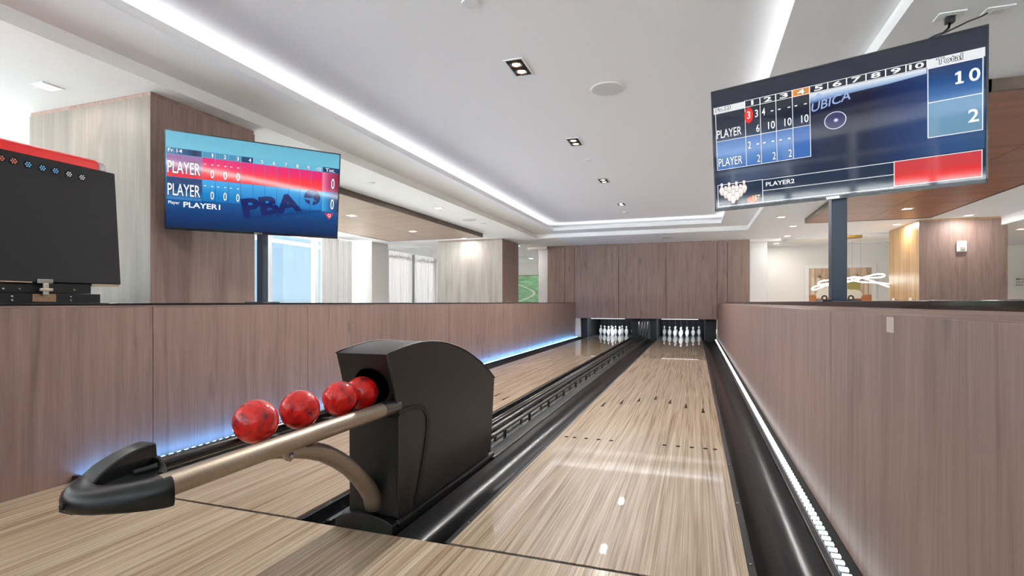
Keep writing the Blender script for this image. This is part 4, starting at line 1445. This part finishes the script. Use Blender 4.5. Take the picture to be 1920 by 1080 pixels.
# ------------------------------------------------------------------ red-topped arcade cabinet behind the half wall
ac = empty('arcade_cabinet', (-3.75, 1.85, -0.125), 'black backed arcade cabinet head with glowing red top over the far half wall', 'arcade cabinet')
AX = -3.37
hv = [(AX, 1.38, 1.025), (AX, 2.305, 1.025), (AX, 2.268, 1.705), (AX, 1.41, 1.705)]
hv2 = [(AX - 0.26, p[1], p[2]) for p in hv]
build('head_panel', MB().add(hv + hv2, [(0, 1, 2, 3), (7, 6, 5, 4), (0, 4, 5, 1), (1, 5, 6, 2), (2, 6, 7, 3), (3, 7, 4, 0)]), speckle('cabinet_black', S(17, 17, 22), 0.65, 0.2, 60), ac, bevel=0.004)
arcp = [(AX - 0.02, 1.705), (AX - 0.025, 1.755), (AX - 0.05, 1.772), (AX - 0.21, 1.772), (AX - 0.235, 1.755), (AX - 0.24, 1.705)]
build('red_top', MB().prism(arcp, 1.43, 2.19, 'Y'), M_red, ac, bevel=0.006)
build('end_cap', MB().prism([(a, b - (0.006 if b > 1.72 else 0)) for a, b in arcp], 2.192, 2.235, 'Y'), M_clear, ac, bevel=0.012, seg=3)
boxo('neck', (AX - 0.24, AX - 0.012, 1.45, 2.14, 0.965, 1.022), M_matte, ac, bevel=0.002)
boxo('neck_plate', (AX - 0.26, AX - 0.008, 1.42, 2.19, 0.905, 0.963), M_matte, ac, bevel=0.002)
boxo('body', (AX - 1.25, AX - 0.005, 1.50, 2.16, 0.40, 0.904), M_matte, ac, bevel=0.006)
for x in (AX - 1.2, AX - 0.06):
    for yy in (1.54, 2.12):
        boxo('leg', (x - 0.025, x + 0.025, yy - 0.025, yy + 0.025, -0.125, 0.40), M_steel, ac)
lt = boxo('latch_plate', (AX, AX + 0.006, 1.86, 1.935, 1.018, 1.042), M_steel, ac, bevel=0.002)
build('latch_hook', MB().box(AX + 0.002, AX + 0.012, 1.885, 1.912, 0.955, 1.02).box(AX + 0.004, AX + 0.016, 1.868, 1.93, 0.975, 0.992), pmat('latch_metal', S(196, 190, 172), 0.35, 0.8), lt, bevel=0.003)
boxo('paper_label', (AX - 0.009, AX - 0.0055, 1.845, 1.955, 0.918, 0.960), M_cardboard, ac)
boxo('chipped_edge', (AX - 0.003, AX + 0.0012, 1.40, 1.84, 1.0205, 1.026), M_chip, ac)
boxo('underside_board', (AX - 0.10, AX - 0.004, 2.142, 2.295, 1.012, 1.0245), M_chip, ac)
for yy, zz in ((1.72, 0.985), (1.79, 0.985), (2.05, 0.985), (1.755, 0.945), (1.755, 0.925), (2.03, 0.945), (2.03, 0.925)):
    build('screw', MB().lathe([(0.006, 0), (0.006, 0.002), (0.003, 0.004)], c=(AX - 0.012 if zz > 0.97 else AX - 0.008, yy, zz), n=10, axis='X'), M_steel, ac)
cols = {'r': S(220, 120, 100), 'b': S(110, 180, 226), 'w': S(206, 206, 204)}
for px_y, pz, ck in ((1.703, 1.655, 'r'), (1.757, 1.654, 'r'), (1.820, 1.651, 'b'), (1.886, 1.648, 'b'), (1.948, 1.647, 'b'), (2.015, 1.644, 'w'), (2.083, 1.641, 'w')):
    v_ = build('vent', MB().lathe([(0.021, 0), (0.021, 0.002), (0.018, 0.003)], c=(AX, px_y, pz), n=16, axis='X'), M_matte, ac)
    holes = MB()
    for hx_, hz_ in [(0, 0)] + [(0.011 * math.cos(k * PI / 3), 0.011 * math.sin(k * PI / 3)) for k in range(6)]:
        holes.lathe([(0.0036, 0), (0.0036, 0.0008)], c=(AX + 0.003, px_y + hx_, pz + hz_), n=8, axis='X')
    build('vent_holes', holes, emit_mat('vent_light_' + ck, cols[ck], 0.7), v_)

# ------------------------------------------------------------------ lounge beyond the near half wall
pf = empty('framed_picture', (3.57, 15.74, 1.4), 'white framed picture of a cream vintage car on the lounge wall', 'picture')
PX0, PX1, PZ0, PZ1 = 2.74, 4.36, 0.42, 1.905
YB = 15.742
fr = MB()
for b in ((PX0, PX1, PZ1 - 0.10, PZ1), (PX0, PX1, PZ0, PZ0 + 0.10), (PX0, PX0 + 0.10, PZ0 + 0.1, PZ1 - 0.1), (PX1 - 0.10, PX1, PZ0 + 0.1, PZ1 - 0.1)):
    fr.box(b[0], b[1], YB - 0.035, YB, b[2], b[3])
build('frame', fr, pmat('frame_white', S(240, 238, 234), 0.4), pf, bevel=0.006)
pic = boxo('print', (PX0 + 0.1, PX1 - 0.1, YB - 0.014, YB - 0.004, PZ0 + 0.1, PZ1 - 0.1), wood('print_beige', S(160, 126, 96), S(206, 178, 148), S(226, 206, 182), 'Z', 3, 20, 0.2, rough=0.4), pf)


def pp(nm, pts, col, d):
    return build(nm, MB().prism(pts, YB - 0.015 - d, YB - 0.0135 - d * 0.5, 'Y'), pmat('print_' + nm + str(int(col[0] * 1e4)), col, 0.5), pic)


pp('ground', [(PX0 + 0.1, PZ0 + 0.1), (PX1 - 0.1, PZ0 + 0.1), (PX1 - 0.1, 1.10), (PX0 + 0.1, 1.10)], S(190, 118, 70), 0.0005)
for a in (2.90, 3.02, 4.10, 4.20):
    pp('door_panel', [(a, 1.12), (a + 0.07, 1.12), (a + 0.07, 1.58), (a, 1.58)], S(226, 210, 190), 0.001)
pp('foliage', [(3.72, 1.26), (4.0, 1.26), (4.02, 1.46), (3.9, 1.5), (3.74, 1.46)], S(170, 160, 90), 0.001)
for c0 in (3.10, 3.95):
    for k in range(9):
        a = PI * (0.02 + 0.12 * k)
        tip = (c0 + 0.19 * math.cos(a), 1.60 + 0.13 * math.sin(a) - 0.08 * abs(math.cos(a)))
        pp('palm_leaf', [(c0 - 0.012, 1.56), (c0 + 0.012, 1.57), tip], S(110, 78, 52), 0.0015)
pp('car_body', [(3.02, 1.02), (4.02, 1.02), (4.06, 1.12), (4.0, 1.22), (3.74, 1.25), (3.60, 1.38), (3.22, 1.38), (3.08, 1.24), (3.0, 1.14)], S(240, 232, 216), 0.002)
pp('car_window', [(3.42, 1.25), (3.60, 1.25), (3.54, 1.34), (3.42, 1.34)], S(96, 52, 34), 0.003)
for wx in (3.2, 3.80):
    pp('car_wheel', [(wx + 0.075 * math.cos(k * PI / 8), 1.03 + 0.075 * math.sin(k * PI / 8)) for k in range(16)], S(70, 44, 32), 0.003)
    pp('wheel_hub', [(wx + 0.035 * math.cos(k * PI / 8), 1.03 + 0.035 * math.sin(k * PI / 8)) for k in range(16)], S(236, 226, 210), 0.004)

ch = empty('ring_chandelier', (3.30, 13.7, ZO), 'glowing looped neon chandelier hanging from a brass canopy', 'chandelier')
build('canopy', MB().lathe([(0.20, -0.0004), (0.20, -0.06), (0.19, -0.065)], c=(3.33, 13.7, ZO), n=32), M_gold, ch, smooth=40)
loops = [((3.05, 13.6, 1.40), 0.42, 0.20, 0.05, 0.4), ((3.55, 13.75, 1.46), 0.40, 0.22, 0.06, -0.3), ((2.85, 13.8, 1.30), 0.30, 0.18, 0.07, 0.2), ((3.70, 13.6, 1.36), 0.40, 0.16, -0.10, -0.2)]
for (cx, cy, cz), ra, rb, tz, tw_ in loops:
    pts = []
    for k in range(40):
        a = 2 * PI * k / 40
        pts.append((cx + ra * math.cos(a), cy + rb * math.sin(a + tw_), cz + tz * math.cos(a) + 0.04 * math.sin(2 * a)))
    build('neon_loop', MB().tube(pts, 0.013, 8, closed=True), M_neon, ch, smooth='all')
for x in (3.18, 3.33, 3.5):
    build('wire', MB().tube([(x, 13.7, ZO - 0.06), (x, 13.7, 1.45)], 0.0015, 5), M_string, ch)
ov = empty('trim_2', (3.4, 14.4, ZO), 'shallow white oval recess light ring in the lounge ceiling', 'trim', kind='structure')
pts = [(3.4 + 1.35 * math.cos(2 * PI * k / 64), 14.35 + 1.0 * math.sin(2 * PI * k / 64), ZO - 0.012) for k in range(64)]
build('oval_bead', MB().tube(pts, 0.02, 8, closed=True), M_trimw, ov, smooth='all')
build('oval_panel', MB().prism([(3.4 + 1.33 * math.cos(2 * PI * k / 64), 14.35 + 0.98 * math.sin(2 * PI * k / 64)) for k in range(64)], ZO - 0.006, ZO - 0.0005, 'Z'),
      pmat('oval_white', S(246, 243, 236), 0.7), ov)

al = empty('alarm_device', (4.482, 11.52, 1.91), 'white wall alarm device with clear strobe lens on the lounge column', 'alarm')
boxo('housing', (4.407, 4.557, 11.475, 11.519, 1.815, 2.005), M_trimw, al, bevel=0.015, seg=3)
boxo('strobe_lens', (4.455, 4.525, 11.458, 11.476, 1.845, 1.905), pmat('strobe', S(170, 164, 150), 0.1, coat=1.0), al, bevel=0.008)
boxo('sound_slot', (4.43, 4.54, 11.472, 11.476, 1.94, 1.975), pmat('slot_grey', S(190, 190, 188), 0.5), al)
for x in (3.855,):
    for k, yy in enumerate((11.85, 12.75)):
        o = boxo('door_handle', (x - 0.03, x - 0.012, yy - 0.05, yy + 0.05, 0.85, 1.0), M_trimw, None, bevel=0.004)
        tag(o, 'small white door pull on the honey wood column side, %s' % ('nearer one' if k == 0 else 'farther one'), 'door pull', 'door pulls')
sg = empty('wall_sign', (7.3, 15.74, 1.3), 'small white lettered occupancy sign at the picture edge', 'sign')
boxo('plate', (7.16, 7.62, 15.725, 15.748, 1.27, 1.52), pmat('sign_white', S(234, 232, 226), 0.5), sg, bevel=0.004)
sgl = pmat('sign_ink', S(60, 56, 52), 0.6)
for k, tx in enumerate(('MAXIMUM', 'OCCUPANCY', 'NO MORE')):
    o = text_mesh('lettering', tx, 7.19, 1.445 - 0.07 * k, 7.57, 1.485 - 0.07 * k, 15.7235, sgl, None, 0.01)
    o.parent = sg
    o.matrix_parent_inverse = sg.matrix_basis.inverted()

# green picture in the passage
gp = empty('green_picture', (-5.6, 18.95, 1.2), 'green landscape picture with a winding pale path, in the passage', 'picture')
g0, g1, gz0, gz1 = -6.7, -4.9, 0.90, 1.93
boxo('frame', (g0, g1, 18.965, 18.998, gz0, gz1), pmat('frame_dark', S(70, 80, 70), 0.5), gp)
gpi = boxo('print', (g0 + 0.02, g1 - 0.02, 18.955, 18.966, gz0 + 0.02, gz1 - 0.02), wood('print_green', S(110, 164, 118), S(150, 204, 154), S(192, 228, 186), 'X', 2.2, 20, 0.5, rough=0.4, distort=2.0), gp)
path = []
for k in range(15):
    q = k / 14
    path.append((-6.35 + 0.55 * math.sin(q * 5.0) + q * 0.35, gz0 + 0.05 + q * 0.9, 0.07 - 0.035 * q))
build('painted_path', MB().prism([(x - w, z) for x, z, w in path] + [(x + w, z) for x, z, w in path[::-1]], 18.950, 18.9555, 'Y'), pmat('print_path', S(226, 236, 214), 0.5), gpi)
disc('ceiling_disc', -5.55, 16.6, ZO, 0.35, M_trimw, 'round white ceiling disc in the passage before the green picture', 'ceiling disc', h=0.03)
print('objects', len(bpy.data.objects))
